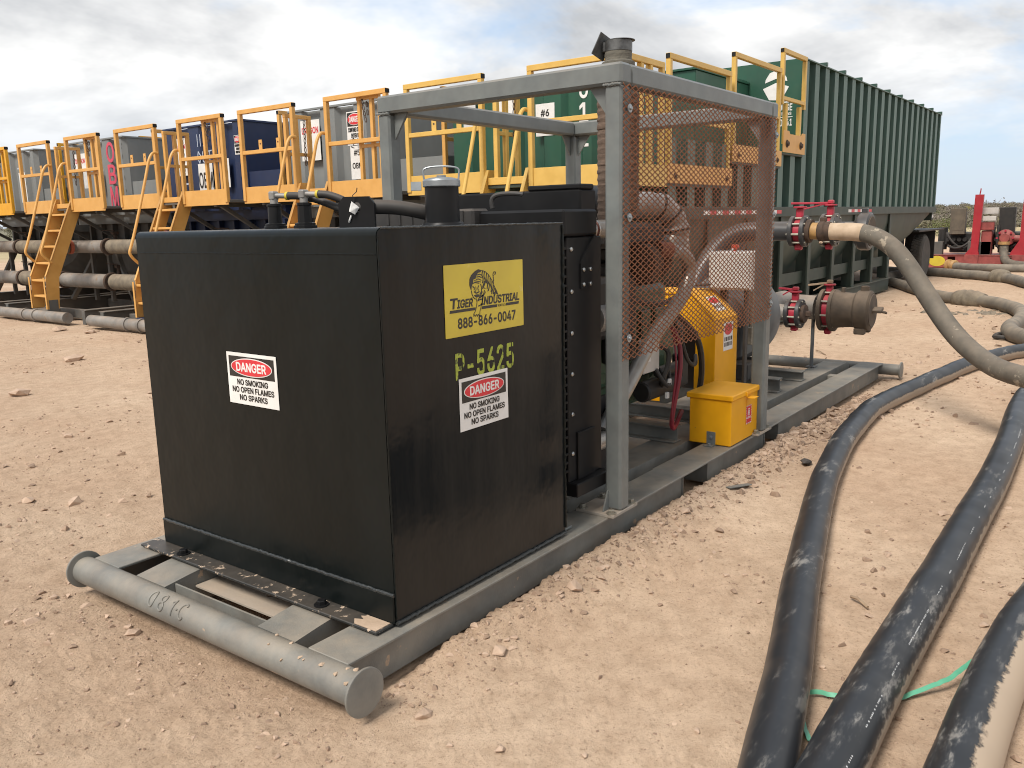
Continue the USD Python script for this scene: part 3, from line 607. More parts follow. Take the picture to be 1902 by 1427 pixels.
def build_fuel_tank():
    t = thing('fuel_tank', 'tall black painted steel fuel tank with danger signs at the front of the skid', 'tank')
    x0, x1, y0, y1, z0, z1 = .252, 1.388, .046, 1.55, .172, 1.615
    rr = .028; pr = [(x0, z0), (x1, z0), (x1, z1)] + [(x0 + rr - rr * math.sin(a), z1 - rr + rr * math.cos(a)) for a in np.linspace(0, math.pi / 2, 7)]
    b = MB(); b.poly(Polygon(pr), y1 - y0 - .004, (0, y1, 0), (1, 0, 0), (0, 0, 1)); body = part(t, 'body', b, 'tank_black', smooth=40)
    b = MB(); b.poly(Polygon(pr).buffer(-.003), .0035, (0, y0 + .0035, 0), (1, 0, 0), (0, 0, 1)); part(t, 'side_plate', b, 'tank_black_wiped', 'glossier right side plate with wiped streaks')
    def bead(p0, p1, r, n, seed): 
        g = np.random.default_rng(seed); q = np.linspace(p0, p1, n) + g.normal(size=(n, 3)) * r * .14; return MB().tube(q, r * g.uniform(.8, 1.15, n), 7)
    part(t, 'weld_bead', bead((x0 - .004, y0, .288), (x0 - .004, y1, .288), .0075, 130, 1), 'weld_bead', 'weld along the top of the base angle')
    part(t, 'weld_bead', bead((x0, y0 - .004, .178), (x1, y0 - .004, .178), .007, 100, 2), 'weld_bead', 'scuffed weld along the bottom right edge')
    part(t, 'weld_bead', bead((x0 + .003, y0 - .002, .20), (x0 + .003, y0 - .002, z1 - .03), .0035, 120, 3), 'tank_black', 'corner weld')
    part(t, 'weld_bead', bead((x1 - .003, y0 - .003, .20), (x1 - .003, y0 - .003, z1 - .01), .006, 120, 4), 'tank_black', 'corner weld')
    part(t, 'weld_bead', bead((x0 - .0005, y0 + .01, 1.525), (x0 - .0005, y1 - .03, 1.525), .0022, 110, 6), 'tank_black', 'faint seam below the bent top edge')
    part(t, 'top_edge', bead((x0 + .02, y0 - .001, z1 - .002), (x1, y0 - .001, z1 - .002), .004, 90, 5), 'weld_bead')
    b = MB(); b.bb((x0 - .010, y0 + .002, .1785), (x0 - .001, y1 - .002, .285), .003); part(t, 'angle_web', b, 'tank_black'); b = MB(); b.bb((x0 - .092, y0 + .012, .166), (x0 - .001, 1.62, .178), .003)
    base = part(t, 'base_angle', b, 'tank_angle', 'base angle caked with flaking tan mud')
    b = MB(); g = np.random.default_rng(4); q = [(x0 - .086, .065), (x0 - .012, .065), (x0 - .012, .165), (x0 - .03, .20), (x0 - .045, .17), (x0 - .06, .205), (x0 - .086, .178)]
    b.poly(Polygon(q), .003, (0, 0, .1775)); part(base, 'mud_patch', b, 'mud_tan')
    for yy in (1.335, .40):
        b = MB(); b.hexbolt((x0 - .050, yy, .178), (0, 0, 1), .019, .020); part(base, 'bolt', b, 'black_paint')
    b = MB(); b.bb((x1 - .02, y0 + .02, .166), (x1 + .09, y1, .178), .003); part(t, 'rear_angle', b, 'frame_grey')
    danger_sign(t, (x0 - .0015, .79, 1.022), NX, ZU, .318, .212, NOSM, label='danger sign on the front face')
    danger_sign(t, (.805, y0 - .0015, .924), NYR, ZU, .310, .210, NOSM, label='danger sign on the right side below the stencilled number')
    build_tiger_sign(t, (.832, y0 - .0015, 1.332), NYR, ZU, .498, .275)
    g = text2d('P-5625', 0, 0, .098, .375); cuts = unary_union([sbox(xx - .0035, -.1, xx + .0035, .2) for xx in (-.148, -.008, .066, .118, .172)])
    b = MB(); b.poly(g.difference(sbox(-.008, .035, .055, .045)).difference(cuts), .0008, (.822, y0 - .0005, 1.030), NYR, ZU); part(t, 'stencil_number', b, 'stencil_yellow', 'yellow stencilled P-5625')
    # filler neck with a capped lid and a wire handle
    c = np.array((.99, .395, z1)); b = MB(); b.lathe([(.092, 0), (.086, .010), (.074, .014), (.072, .175)], c, ZU, 40); neck = part(t, 'filler_neck', b, 'black_paint')
    b = MB(); b.lathe([(.077, .160), (.080, .163), (.080, .185), (.076, .191), (.05, .198), (.02, .201), (.02, .208), (.0, .209)], c, ZU, 40); lid = part(neck, 'lid', b, 'galvanised')
    b = MB(); e = rgt; h = [c + e * .072 + (0, 0, .185), c + e * .076 + (0, 0, .222), c + e * .066 + (0, 0, .238), c - e * .066 + (0, 0, .238), c - e * .076 + (0, 0, .222), c - e * .072 + (0, 0, .185)]
    b.tube(spline(h, 40), .004, 8); part(neck, 'handle', b, 'galvanised')
    b = MB(); b.box(c - e * .108 + np.array((0, 0, .165)), (.045, .004, .038), .001, X=e, Y=fwd); part(neck, 'hasp', b, 'galvanised')
    # two breather fittings, the lifting lug with its rag, the hoses
    for yy, lab in ((1.225, 'left breather fitting on the tank top'), (1.015, 'right breather fitting on the tank top')):
        c = np.array((.76, yy, z1)); b = MB(); b.lathe([(.052, 0), (.052, .012), (.046, .014), (.046, .022), (.032, .026), (.030, .100), (.034, .102), (.034, .112), (.020, .114)], c, ZU, 8 if yy < 1.1 else 20); f = part(t, 'breather_fitting', b, 'black_paint', lab)
        b = MB(); b.lathe([(.018, 0), (.018, .026), (.012, .028)], c + (0, 0, .112), ZU, 14); b.box(c + np.array((0, 0, .150)), (.04, .034, .04), .006); b.cyl(c + np.array((0, 0, .150)), c + np.array((.02, -.075, .147)), .012, 12); part(f, 'elbow', b, 'alu_cast')
        b = MB(); b.lathe([(.019, 0), (.019, .012)], c + np.array((.018, -.070, .147)), (.25, -1, -.03), 14); part(f, 'collar', b, 'sign_yellow')
    b = MB(); pl = Polygon([(-.085, 0), (.085, 0), (.085, .10), (.06, .13), (-.06, .13), (-.085, .10)]).difference(Point(0, .085).buffer(.022)); b.poly(pl, .014, (.82, .735, z1), (.35, -.937, 0), ZU); lug = part(t, 'lifting_lug', b, 'black_paint')
    b = MB(); V, F = rock_mesh(3, 3, .9, .9); b.add(V * np.array((.018, .03, .036)) + np.array((.80, .74, z1 + .078)), F); b.tube([(.795, .75, z1 + .05), (.79, .757, z1 + .03), (.795, .765, z1 + .022)], .004, 6); part(lug, 'rag', b, 'sign_white')
    b = MB(); b.tube([(.80, .735, z1 + .11), (.79, .73, z1 + .135), (.80, .715, z1 + .15), (.79, .70, z1 + .165)], .002, 5); part(lug, 'tie_wire', b, 'black_rubber')
    for p, lab in (([(.778, 1.15, 1.762), (.80, 1.05, 1.755), (.83, .95, 1.725), (.85, .86, 1.695), (.87, .80, 1.685)], 'hose from the left fitting'), ([(.778, .94, 1.762), (.80, .90, 1.758), (.83, .84, 1.735), (.87, .78, 1.700), (.90, .74, 1.69)], 'hose from the right fitting'),):
        b = MB(); b.tube(spline(p, 30), .017, 12); part(t, 'breather_hose', b, 'black_rubber', lab)
    b = MB(); b.tube(spline([(.87, .68, 1.70), (.93, .61, 1.695), (1.00, .53, 1.675), (1.08, .46, 1.64), (1.13, .42, 1.600)], 30), .031, 16); part(t, 'breather_hose', b, 'black_rubber', 'thick black hose bending down behind the lug')
build_fuel_tank()

# ---------------------------------------------------------------- guard frame with the rusty expanded-metal screen
FX0, FX1, FY0, FY1, FZ, FW = 1.778, 3.814, -.030, 1.560, 2.334, .098
def rbeam(b, a, c, w, h, up=ZU, r=.012): return b.beam(a, c, w, h, up, r)
def build_frame():
    t = thing('guard_frame', 'grey square tube frame standing over the engine with a rusty mesh side', 'frame'); h = FW / 2
    tops = FZ - FW
    for x, y, lab in ((FX0 + h, FY0 + h, 'front right post'), (FX1 - h, FY0 + h, 'rear right post'), (FX0 + h, FY1 - h, 'front left post'), (FX1 - h, FY1 - h, 'rear left post')):
        b = MB(); rbeam(b, (x, y, ZS + .014), (x, y, tops), FW - .006, FW - .006, up=(1, 0, 0)); p = part(t, 'post', b, 'frame_grey', lab)
        by = y + .06 if y < .5 else y - .06
        b = MB(); b.box((x, by, ZS + .008), (.25, .22, .016), .002); part(p, 'base_plate', b, 'dusty_plate')
        for dx, dy in ((-.10, -.085), (-.10, .085), (.10, -.085), (.10, .085)):
            b = MB(); b.hexbolt((x + dx, by + dy, ZS + .016), ZU, .017, .02); part(p, 'bolt', b, 'bolt_grey')
        b = MB(); sy = 1 if y < .5 else -1; b.poly(Polygon([(0, 0), (.055, 0), (.008, .10), (0, .10)]), .008, (x - h + .003, y + .02, ZS + .016), (-1, 0, 0), ZU); part(p, 'gusset', b, 'frame_grey')
        for ux in (1, -1):
            out = (x + ux * h, y)
            if FX0 < out[0] < FX1: b = MB(); b.poly(Polygon([(0, 0), (.10, 0), (0, -.14)]), .010, (out[0], y + (.005 if ux > 0 else -.005), tops), (ux, 0, 0), ZU); part(p, 'top_gusset', b, 'frame_grey')
        uy = 1 if y < .5 else -1; b = MB(); b.poly(Polygon([(0, 0), (.10, 0), (0, -.14)]), .010, (x - .005 * uy, y + uy * h, tops), (0, uy, 0), ZU); part(p, 'top_gusset', b, 'frame_grey')
    zc = FZ - h
    b = MB(); rbeam(b, (FX0 + h, FY0, zc), (FX0 + h, FY1, zc), FW, FW); part(t, 'top_beam', b, 'frame_grey', 'front top beam')
    b = MB(); rbeam(b, (FX1 - h, FY0, zc), (FX1 - h, FY1, zc), FW, FW); part(t, 'top_beam', b, 'frame_grey', 'rear top beam')
    b = MB(); rbeam(b, (FX0 + FW, FY0 + h, zc), (FX1 - FW, FY0 + h, zc), FW - .002, FW - .002); part(t, 'top_beam', b, 'frame_grey', 'right top beam')
    b = MB(); rbeam(b, (FX0 + FW, FY1 - h, zc), (FX1 - FW, FY1 - h, zc), FW - .002, FW - .002); part(t, 'top_beam', b, 'frame_grey', 'left top beam')
    g = np.random.default_rng(9)
    for p0, p1 in (((FX0 - .001, FY0 + .002, tops), (FX0 - .001, FY0 + FW, tops)), ((FX0 - .001, FY1 - FW, tops), (FX0 - .001, FY1, tops))):
        q = np.linspace(p0, p1, 16) + g.normal(size=(16, 3)) * .0012; b = MB(); b.tube(q, .006, 7); part(t, 'weld_bead', b, 'frame_grey')
    # expanded metal: long way of the diamond runs along x
    L, S = .0590, .0287; xa, xb, za, zb = FX0 + .004, FX1 - .012, .945, tops + .004; nx, nz = int((xb - xa) / L), int((zb - za) / S); yb_ = FY0 - .007
    b = MB(); V, F, n = [], [], 0; rgn = np.random.default_rng(3)
    for i in range(nz * 2 + 1):
        z = za + i * S / 2
        for k in range(nx):
            xo = xa + k * L + (L / 2 if i % 2 else 0)
            if i < nz * 2:
                for x_a, x_b in ((xo, xo + L / 2), (xo, xo - L / 2)):
                    if x_b < xa - 1e-6 or x_b > xb + .01: continue
                    a_ = np.array((x_a, yb_ + .004 * (i % 2), z)); c_ = np.array((x_b, yb_ + .004 * ((i + 1) % 2), z + S / 2))
                    b.beam(a_, c_, .0048, .0028, up=(0, 1, 0), ch=0)
    part(t, 'mesh_screen', b, 'rust_mesh', 'rusty expanded metal screen', smooth=False)
    for x in (FX0 + .062, FX1 - .045):
        for z in (2.13, 1.63, 1.05):
            b = MB(); b.lathe([(.020, 0), (.020, .004), (.009, .005), (.009, .012), (.006, .014)], (x, yb_ - .001, z), (0, -1, 0), 18); part(t, 'screen_washer', b, 'galvanised')
build_frame()

def build_battery_box():
    t = thing('battery_box', 'yellow lidded battery box with a red sticker on the right skid beam', 'box'); x0, x1, y0, y1, z0, z1 = 3.27, 3.72, .012, .300, .165, .462
    b = MB(); b.bb((x0, y0, z0), (x1, y1, z1), .004); part(t, 'body', b, 'box_yellow')
    b = MB(); b.bb((x0 - .012, y0 - .012, z1 + .001), (x1 + .012, y1 + .02, z1 + .038), .006); lid = part(t, 'lid', b, 'box_yellow')
    xm = (x0 + x1) / 2 + .04; b = MB(); b.box((xm, y0 - .035, z1 - .012), (.075, .055, .005), .001); b.box((xm - .045, y0 - .014, z1 + .012), (.012, .01, .03), .002); part(lid, 'hasp', b, 'box_yellow')
    b = MB(); b.bb((xm - .02, y0 - .003, z1 - .075), (xm + .02, y0 - .0005, z1 - .03), .001); part(t, 'catch_plate', b, 'box_yellow')
    b = MB(); b.bb((x0 - .005, .115, z0 + .002), (x0 - .0005, .175, z0 + .085), .001); b.bb((x0 - .055, .115, z0 - .004), (x0 - .0005, .175, z0 + .002), .001); br = part(t, 'mounting_bracket', b, 'frame_grey')
    b = MB(); b.hexbolt((x0 - .03, .145, z0 + .002), ZU, .009, .01); b.hexbolt((x0 - .005, .145, z0 + .05), (-1, 0, 0), .009, .01); part(br, 'bolt', b, 'galvanised')
    O = np.array((3.565, y0 - .0008, .325)); s = MB(); s.poly(sbox(-.045, -.062, .045, .062), .0012, O, NYR, ZU); p = part(t, 'battery_sticker', s, 'sign_red', 'red sticker with white battery mark')
    st = [sbox(-.045 + k * .0115, yy, -.040 + k * .0115, yy + .007) for k in range(8) for yy in (.055, -.062)] + [sbox(xx, -.06 + k * .0115, xx + .005, -.054 + k * .0115) for k in range(10) for xx in (-.045, .040)]
    g = unary_union(st + [sbox(-.016, -.006, .016, .04).difference(sbox(-.012, -.002, .012, .036)), sbox(-.008, .004, .008, .014), sbox(-.008, .018, .008, .026), text2d('BATTERY BOX', 0, -.028, .013, .074)])
    s = MB(); s.poly(g, .0008, O + np.array((0, -.0008, 0)), NYR, ZU); part(p, 'lettering', s, 'sign_white')
build_battery_box()

# ---------------------------------------------------------------- radiator, engine, exhaust
def build_radiator():
    t = thing('radiator', 'black bolted radiator with louvred edge between the fuel tank and the grey post', 'radiator'); x0, x1, y0, y1 = 1.50, 1.86, .130, 1.43
    b = MB(); b.bb((x0 + .05, y0, .36), (x1, y1, 1.545), .004); part(t, 'core_housing', b, 'black_paint')
    b = MB(); b.bb((x0 + .02, y0 - .006, 1.55), (x1 - .04, y1, 1.675), .012); part(t, 'top_tank', b, 'black_paint')
    b = MB(); b.bb((x1 - .03, y0 + .10, 1.58), (x1 + .12, y1 - .2, 1.775), .01); b.bb((x1 - .03, y0 + .10, 1.775), (x1 + .10, y0 + .42, 1.80), .006); part(t, 'fan_shroud', b, 'black_paint')
    for k in range(26):
        z = .42 + k * .043; b = MB(); b.box((x0 + .025, y0 + .004, z), (.045, .012, .012), .002); part(t, 'louvre', b, 'black_paint')
    for k in range(6):
        b = MB(); b.lathe([(.011, 0), (.011, .005), (.007, .009)], (x0 + .085, y0, .50 + k * .198), (0, -1, 0), 14); part(t, 'bolt', b, 'steel_bright')
    b = MB(); b.poly(Polygon([(0, 0), (.10, 0), (.10, .10), (.15, .24), (.125, .25), (.02, .15), (0, .12)]), .010, (x0 + .16, y0 - .0, 1.30), NYR, ZU); br = part(t, 'bracket', b, 'black_paint')
    for dx, dz in ((.02, .02), (.08, .02), (.02, .09), (.08, .09)):
        b = MB(); b.lathe([(.010, 0), (.010, .005), (.006, .009)], (x0 + .16 + dx, y0 - .010, 1.30 + dz), (0, -1, 0), 14); part(br, 'bolt', b, 'steel_bright')
    b = MB(); b.bb((x0 + .12, y0 - .012, .36), (x0 + .28, y0, .60), .003); b.bb((x0 + .05, y0 - .05, .29), (x1, y0 + .3, .36), .005); part(t, 'foot', b, 'black_paint')
    for z, dz in ((.47, 0), (1.575, 0)):
        c = np.array((x1 - .03, y0 + .07, z)); b = MB(); b.cyl(c, c + (.06, 0, 0), .052, 20); hs = part(t, 'outlet_hose', b, 'silicone_red')
        for q in (.012, .045):
            b = MB(); b.lathe([(.056, 0), (.056, .010)], c + (q, 0, 0), (1, 0, 0), 20); b.cyl(c + (q + .005, -.03, .055), c + (q + .005, .03, .055), .007, 8); part(hs, 'clamp', b, 'steel_bright')
        b = MB(); b.cyl(c + (.06, 0, 0), c + (.22, .0, .0), .047, 20); part(hs, 'pipe_end', b, 'alu_tube')
    b = MB(); b.bb((x0 - .03, .62, 1.60), (x0 + .10, 1.30, 1.690), .012)
    for k in range(7): b.bb((x0 - .037, .68 + k * .085, 1.615), (x0 - .028, .70 + k * .085, 1.682), .003)
    part(t, 'ribbed_side_tank', b, 'black_rubber', 'ribbed plastic header tank')
    b = MB(); b.tube(spline([(x0 + .10, .60, 1.69), (x0 + .10, .60, 1.735), (x0 + .11, .57, 1.755), (x0 + .13, .47, 1.757), (x0 + .14, .44, 1.752)], 24), .012, 10); part(t, 'vent_hose', b, 'black_rubber')
build_radiator()
def build_engine():
    t = thing('diesel_engine', 'dark green diesel engine with wiring and pipes behind the rusty mesh', 'engine'); cy = .80
    b = MB(); b.bb((2.15, cy - .27, .62), (3.38, cy + .27, 1.20), .03); b.bb((2.25, cy - .20, .42), (3.30, cy + .20, .62), .03)
    for k in range(6): b.bb((2.24 + k * .185, cy - .30, .72), (2.36 + k * .185, cy - .265, 1.05), .01)
    part(t, 'engine_block', b, 'engine_green')
    b = MB(); b.bb((2.18, cy - .23, 1.20), (3.34, cy + .23, 1.36), .02); b.bb((2.22, cy - .16, 1.36), (3.30, cy + .16, 1.46), .025); b.bb((2.20, cy - .42, .95), (2.70, cy - .22, 1.30), .03); b.bb((2.30, cy - .40, 1.46), (3.1, cy + .1, 1.60), .04); part(t, 'cylinder_head', b, 'engine_dark')
    b = MB(); b.lathe([(.26, 0), (.285, .03), (.285, .22), (.24, .27)], (3.36, cy + .06, .74), (1, 0, 0), 40); part(t, 'flywheel_housing', b, 'engine_green')
    b = MB(); b.lathe([(.24, 0), (.24, .05), (.10, .06)], (1.96, cy, .95), (1, 0, 0), 28); b.lathe([(.10, 0), (.10, .06)], (2.09, cy - .16, .70), (1, 0, 0), 24); b.lathe([(.08, 0), (.08, .06)], (2.09, cy - .2, 1.15), (1, 0, 0), 24); part(t, 'pulley', b, 'engine_dark')
    for q in range(6):
        a = q * math.pi / 3; b = MB(); b.box((1.94, cy + .24 * math.cos(a), .95 + .24 * math.sin(a)), (.02, .42, .10), .004, X=(1, 0, .5), Y=(0, math.cos(a), math.sin(a))); part(t, 'fan_blade', b, 'black_paint')
    b = MB(); b.lathe([(.07, 0), (.115, .02), (.115, .12), (.07, .14)], (2.72, cy - .40, 1.36), (1, 0, 0), 28); b.lathe([(.06, 0), (.10, .02), (.10, .09), (.05, .10)], (2.90, cy - .40, 1.36), (1, 0, 0), 28); part(t, 'turbocharger', b, 'rust_dark', 'rusty turbocharger')
    # air cleaner and the bellows elbow
    b = MB(); b.lathe([(.09, 0), (.125, .02), (.125, .40), (.09, .43)], (2.46, .66, 1.70), (1, .0, 0), 32); part(t, 'air_cleaner', b, 'black_paint')
    el = spline([(2.90, .60, 1.70), (3.04, .52, 1.705), (3.14, .46, 1.69), (3.21, .42, 1.63), (3.235, .40, 1.56), (3.24, .40, 1.50)], 40)
    r = .082 + .006 * np.sin(np.linspace(0, 30, 40)) * (np.linspace(0, 1, 40) > .35); b = MB(); b.tube(el, r, 24); ae = part(t, 'intake_elbow', b, 'alu_cast', 'grey bellows intake elbow')
    for k in (17, 25, 34):
        d = el[k + 1] - el[k - 1]; b = MB(); b.lathe([(.090, -.007), (.092, 0), (.090, .007)], el[k], d, 24); part(ae, 'clamp', b, 'engine_dark')
    b = MB(); b.lathe([(.07, 0), (.082, .02), (.082, .09), (.06, .12)], (3.24, .40, 1.51), (-.3, .1, -1), 28); b.lathe([(.068, 0), (.068, .20)], (3.16, .42, 1.44), (1, .05, 0), 24); part(t, 'turbo_inlet', b, 'alu_tube')
    b = MB(); b.bb((3.34, .42, 1.40), (3.48, .56, 1.52), .008); part(t, 'sensor_box', b, 'sign_white')
    # charge-air pipe
    cp = [(2.86, .33, 1.44), (2.98, .27, 1.42), (3.07, .24, 1.37), (3.10, .24, 1.30), (3.02, .24, 1.16), (2.70, .25, .97), (2.40, .25, .74), (2.16, .24, .58), (2.02, .22, .50)]
    b = MB(); b.tube(spline(cp, 60), .043, 20); ca = part(t, 'charge_air_pipe', b, 'alu_tube', 'silver charge air pipe running down to the radiator')
    b = MB(); b.tube(spline(cp, 60)[:5], .048, 20); part(ca, 'hose_sleeve', b, 'silicone_red')
    b = MB(); p = spline(cp, 60)[5]; b.lathe([(.052, 0), (.052, .014)], p, (.5, -.2, -.5), 20); part(ca, 'clamp', b, 'steel_bright')
    # control unit, starter, filters, wiring
    b = MB(); b.bb((2.74, .36, .69), (2.95, .40, .90), .006); ecu = part(t, 'control_unit', b, 'panel_grey', 'pale grey control unit plate')
    b = MB(); b.bb((2.80, .358, .76), (2.83, .3605, .87), .0003); part(ecu, 'label', b, 'sign_white')
    b = MB(); b.cyl((2.86, .44, .55), (3.34, .44, .55), .065, 20, ch=.01); b.cyl((3.0, .40, .66), (3.30, .40, .66), .035, 16, ch=.006); part(t, 'starter_motor', b, 'engine_dark')
    for x in (2.42, 2.58):
        b = MB(); b.lathe([(.04, 0), (.055, .01), (.055, .20), (.045, .22)], (x, .40, .80), ZU, 20); part(t, 'filter', b, 'engine_dark')
    b = MB(); b.lathe([(.05, 0), (.085, .015), (.085, .13), (.05, .15)], (2.22, .42, 1.08), (1, 0, 0), 24); part(t, 'alternator', b, 'alu_cast')
    g = np.random.default_rng(12); hz = [[(2.95, .37, .84), (3.02, .34, .80), (3.02, .34, .70), (3.00, .36, .62), (3.05, .40, .55)], [(2.9, .36, .70), (2.94, .33, .62), (3.02, .33, .58), (3.08, .36, .66)], [(3.05, .36, 1.05), (3.15, .33, .92), (3.26, .32, .72), (3.40, .33, .66), (3.52, .38, .70)],
        [(3.2, .36, 1.0), (3.34, .31, .88), (3.46, .31, .70), (3.50, .33, .52), (3.50, .35, .42)], [(2.3, .45, 1.2), (2.6, .40, 1.16), (2.95, .38, 1.10), (3.2, .38, 1.12)], [(2.4, .46, 1.0), (2.6, .40, 1.05), (2.9, .40, .95)]]
    for k, p in enumerate(hz): b = MB(); b.tube(spline(p, 30), (.016, .013, .014, .02, .018, .012)[k], 8); part(t, 'wiring_loom', b, 'black_rubber')
    for p in ((3.04, .335, .60), (3.0, .33, .52)): b = MB(); b.box(p, (.03, .02, .04), .004); part(t, 'connector', b, 'sign_white')
    b = MB(); b.bb((3.40, .42, .50), (3.50, .50, .72), .01); part(t, 'relay_box', b, 'engine_dark')
    b = MB(); b.bb((2.10, .33, .30), (2.125, 1.2, .62), .003); b.poly(Polygon([(0, 0), (.20, 0), (.20, .20), (.10, .42), (0, .42)]), .01, (2.06, .29, .26), NYR, ZU); part(t, 'engine_mount', b, 'black_paint')
    b = MB(); b.tube(spline([(3.02, .31, .95), (3.06, .28, .84), (3.05, .27, .66), (3.02, .29, .46), (3.03, .31, .33), (3.10, .33, .285), (3.22, .36, .31), (3.36, .40, .34)], 50), .0155, 10); part(t, 'battery_cable', b, 'cable_red', 'thick red battery cable')
    b = MB(); b.tube(spline([(3.03, .31, .93), (3.0, .27, .70), (2.98, .28, .5), (3.01, .30, .36), (3.09, .32, .30), (3.24, .36, .325)], 40), .006, 8); part(t, 'battery_cable', b, 'cable_red', 'thin red battery cable')
    # wrapped exhaust
    ex = np.array((2.42, .355, 0)); b = MB(); g = np.random.default_rng(2); zz = np.linspace(1.62, 2.30, 70); b.tube(np.c_[np.full(70, ex[0]), np.full(70, ex[1]), zz] + g.normal(size=(70, 3)) * .0006, .112 + .004 * ((np.arange(70) // 2) % 2), 30); mu = part(t, 'exhaust_wrap', b, 'wrap_brown', 'cloth wrapped muffler')
    b = MB(); zz = np.linspace(2.30, 2.505, 24); b.tube(np.c_[np.full(24, ex[0]), np.full(24, ex[1]), zz], np.interp(zz, [2.30, 2.34, 2.455, 2.46, 2.505], [.112, .090, .086, .074, .070]) + .003 * ((np.arange(24) // 3) % 2), 28); part(t, 'exhaust_wrap', b, 'wrap_grey', 'grey wrap on the stack above the frame')
    b = MB(); b.lathe([(.072, 2.505), (.075, 2.507), (.075, 2.56), (.068, 2.56), (.066, 2.505)], ex, ZU, 28); st = part(t, 'stack_outlet', b, 'stack_metal')
    dn = -rgt * .8 + np.array((0, 0, .0)); b = MB(); b.lathe([(.078, 0), (.078, .003)], ex + np.array((0, 0, 2.562)) + rgt * .012, ZU, 28)
    b.box(ex - rgt * .088 + np.array((0, 0, 2.535)), (.12, .10, .006), .001, X=rgt * .42 + np.array((0, 0, .9)), Y=rgt * .75 - np.cross(rgt, (0, 0, 1)) * .6); b.box(ex - rgt * .062 + np.array((0, 0, 2.53)), (.045, .035, .05), .004, X=rgt, Y=np.cross(rgt, (0, 0, 1))); part(st, 'rain_cap', b, 'stack_metal', 'weathered flap of the rain cap')
build_engine()
def build_guard():
    t = thing('coupling_guard', 'yellow arched coupling guard with warning stickers behind the battery box', 'guard'); x0, x1, cy, w, z1 = 3.90, 4.30, .79, .385, 1.09; c = .19
    o = [(-w, .17), (-w, z1 - c), (-w + c, z1), (w - c, z1), (w, z1 - c), (w, .17)]; i = [(w - .012, .17), (w - .012, z1 - c - .004), (w - c - .004, z1 - .012), (-w + c + .004, z1 - .012), (-w + .012, z1 - c - .004), (-w + .012, .17)]
    b = MB(); b.poly(Polygon(o + i), x1 - x0, (x0, cy, 0), (0, 1, 0), ZU); body = part(t, 'hood', b, 'box_yellow')
    fp = Polygon([q for q in o]).buffer(-.013).difference(unary_union([Point(.08, .68).buffer(.31, 24), sbox(-.22, 0, .34, .68)])); b = MB(); b.poly(fp, .006, (x0 + .012, cy, 0), (0, 1, 0), ZU); part(t, 'front_panel', b, 'box_yellow')
    b = MB(); b.poly(Polygon([(-w + .01, .17), (-w + .14, .17), (-w + .14, .34), (-w + .01, .34)]), .008, (x1 - .02, cy, 0), (0, 1, 0), ZU); b.poly(Polygon([(w - .14, .17), (w - .01, .17), (w - .01, 1.0), (w - .14, 1.0)]), .008, (x1 - .02, cy, 0), (0, 1, 0), ZU); part(t, 'rear_flange', b, 'box_yellow')
    b = MB(); b.lathe([(.11, 0), (.11, .10), (.05, .12), (.05, .34), (.11, .36), (.11, .46)], (3.62, cy, .80), (1, 0, 0), 24); part(t, 'drive_shaft', b, 'engine_dark')
    yy = cy - w; O = np.array((4.13, yy - .0008, .76)); s = MB(); s.poly(sbox(-.085, -.105, .085, .105), .0012, O, NYR, ZU); p = part(t, 'warning_sticker', s, 'sign_white', 'white warning sticker with a red oval on the side')
    s = MB(); s.poly(affinity.translate(affinity.scale(Point(0, 0).buffer(1), .072, .042), 0, .05), .0008, O + np.array((0, -.001, 0)), NYR, ZU); part(p, 'oval', s, 'sign_red')
    s = MB(); s.poly(unary_union([sbox(-.07 + k * .03, -.035, -.05 + k * .03, -.005) for k in range(5)] + [sbox(-.07 + k * .024, -.075, -.054 + k * .024, -.045) for k in range(6)]), .0008, O + np.array((0, -.001, 0)), NYR, ZU); part(p, 'print', s, 'sign_black')
    n2 = np.array((0, -1, 1.0)) / math.sqrt(2); v2 = np.array((0, 1, 1.0)) / math.sqrt(2); O = np.array((4.12, cy - w + c / 2, z1 - c / 2)) + n2 * .0008; s = MB(); s.poly(sbox(-.085, -.07, .085, .07), .0012, O, NYR, v2); p = part(t, 'warning_sticker', s, 'sign_white', 'white warning sticker on the sloped shoulder')
    s = MB(); s.poly(affinity.translate(affinity.scale(Point(0, 0).buffer(1), .075, .028), 0, .03), .0008, O + n2 * .001, NYR, v2); part(p, 'oval', s, 'sign_red')
    s = MB(); s.poly(unary_union([sbox(-.07 + k * .03, -.04, -.05 + k * .03, -.015) for k in range(5)]), .0008, O + n2 * .001, NYR, v2); part(p, 'print', s, 'sign_black')
build_guard()
def build_panel():
    t = thing('control_panel', 'pale grey metal control box with a red knob seen through the mesh', 'control box')
    b = MB(); b.bb((4.20, .27, 1.09), (4.42, .60, 1.37), .008); part(t, 'enclosure', b, 'panel_grey'); b = MB(); b.bb((4.192, .285, 1.105), (4.199, .585, 1.355), .003); part(t, 'door', b, 'panel_grey')
    b = MB(); b.lathe([(.012, 0), (.012, .02), (.028, .022), (.028, .042), (.018, .05)], (4.28, .43, 1.37), ZU, 18); part(t, 'stop_button', b, 'knob_red')
    b = MB(); b.bb((4.30, .50, .163), (4.35, .55, 1.09), .003); b.bb((4.30, .34, .163), (4.35, .36, 1.09), .003); b.bb((4.10, .58, 1.12), (4.2, .66, 1.135), .002); part(t, 'stand', b, 'engine_dark')
build_panel()

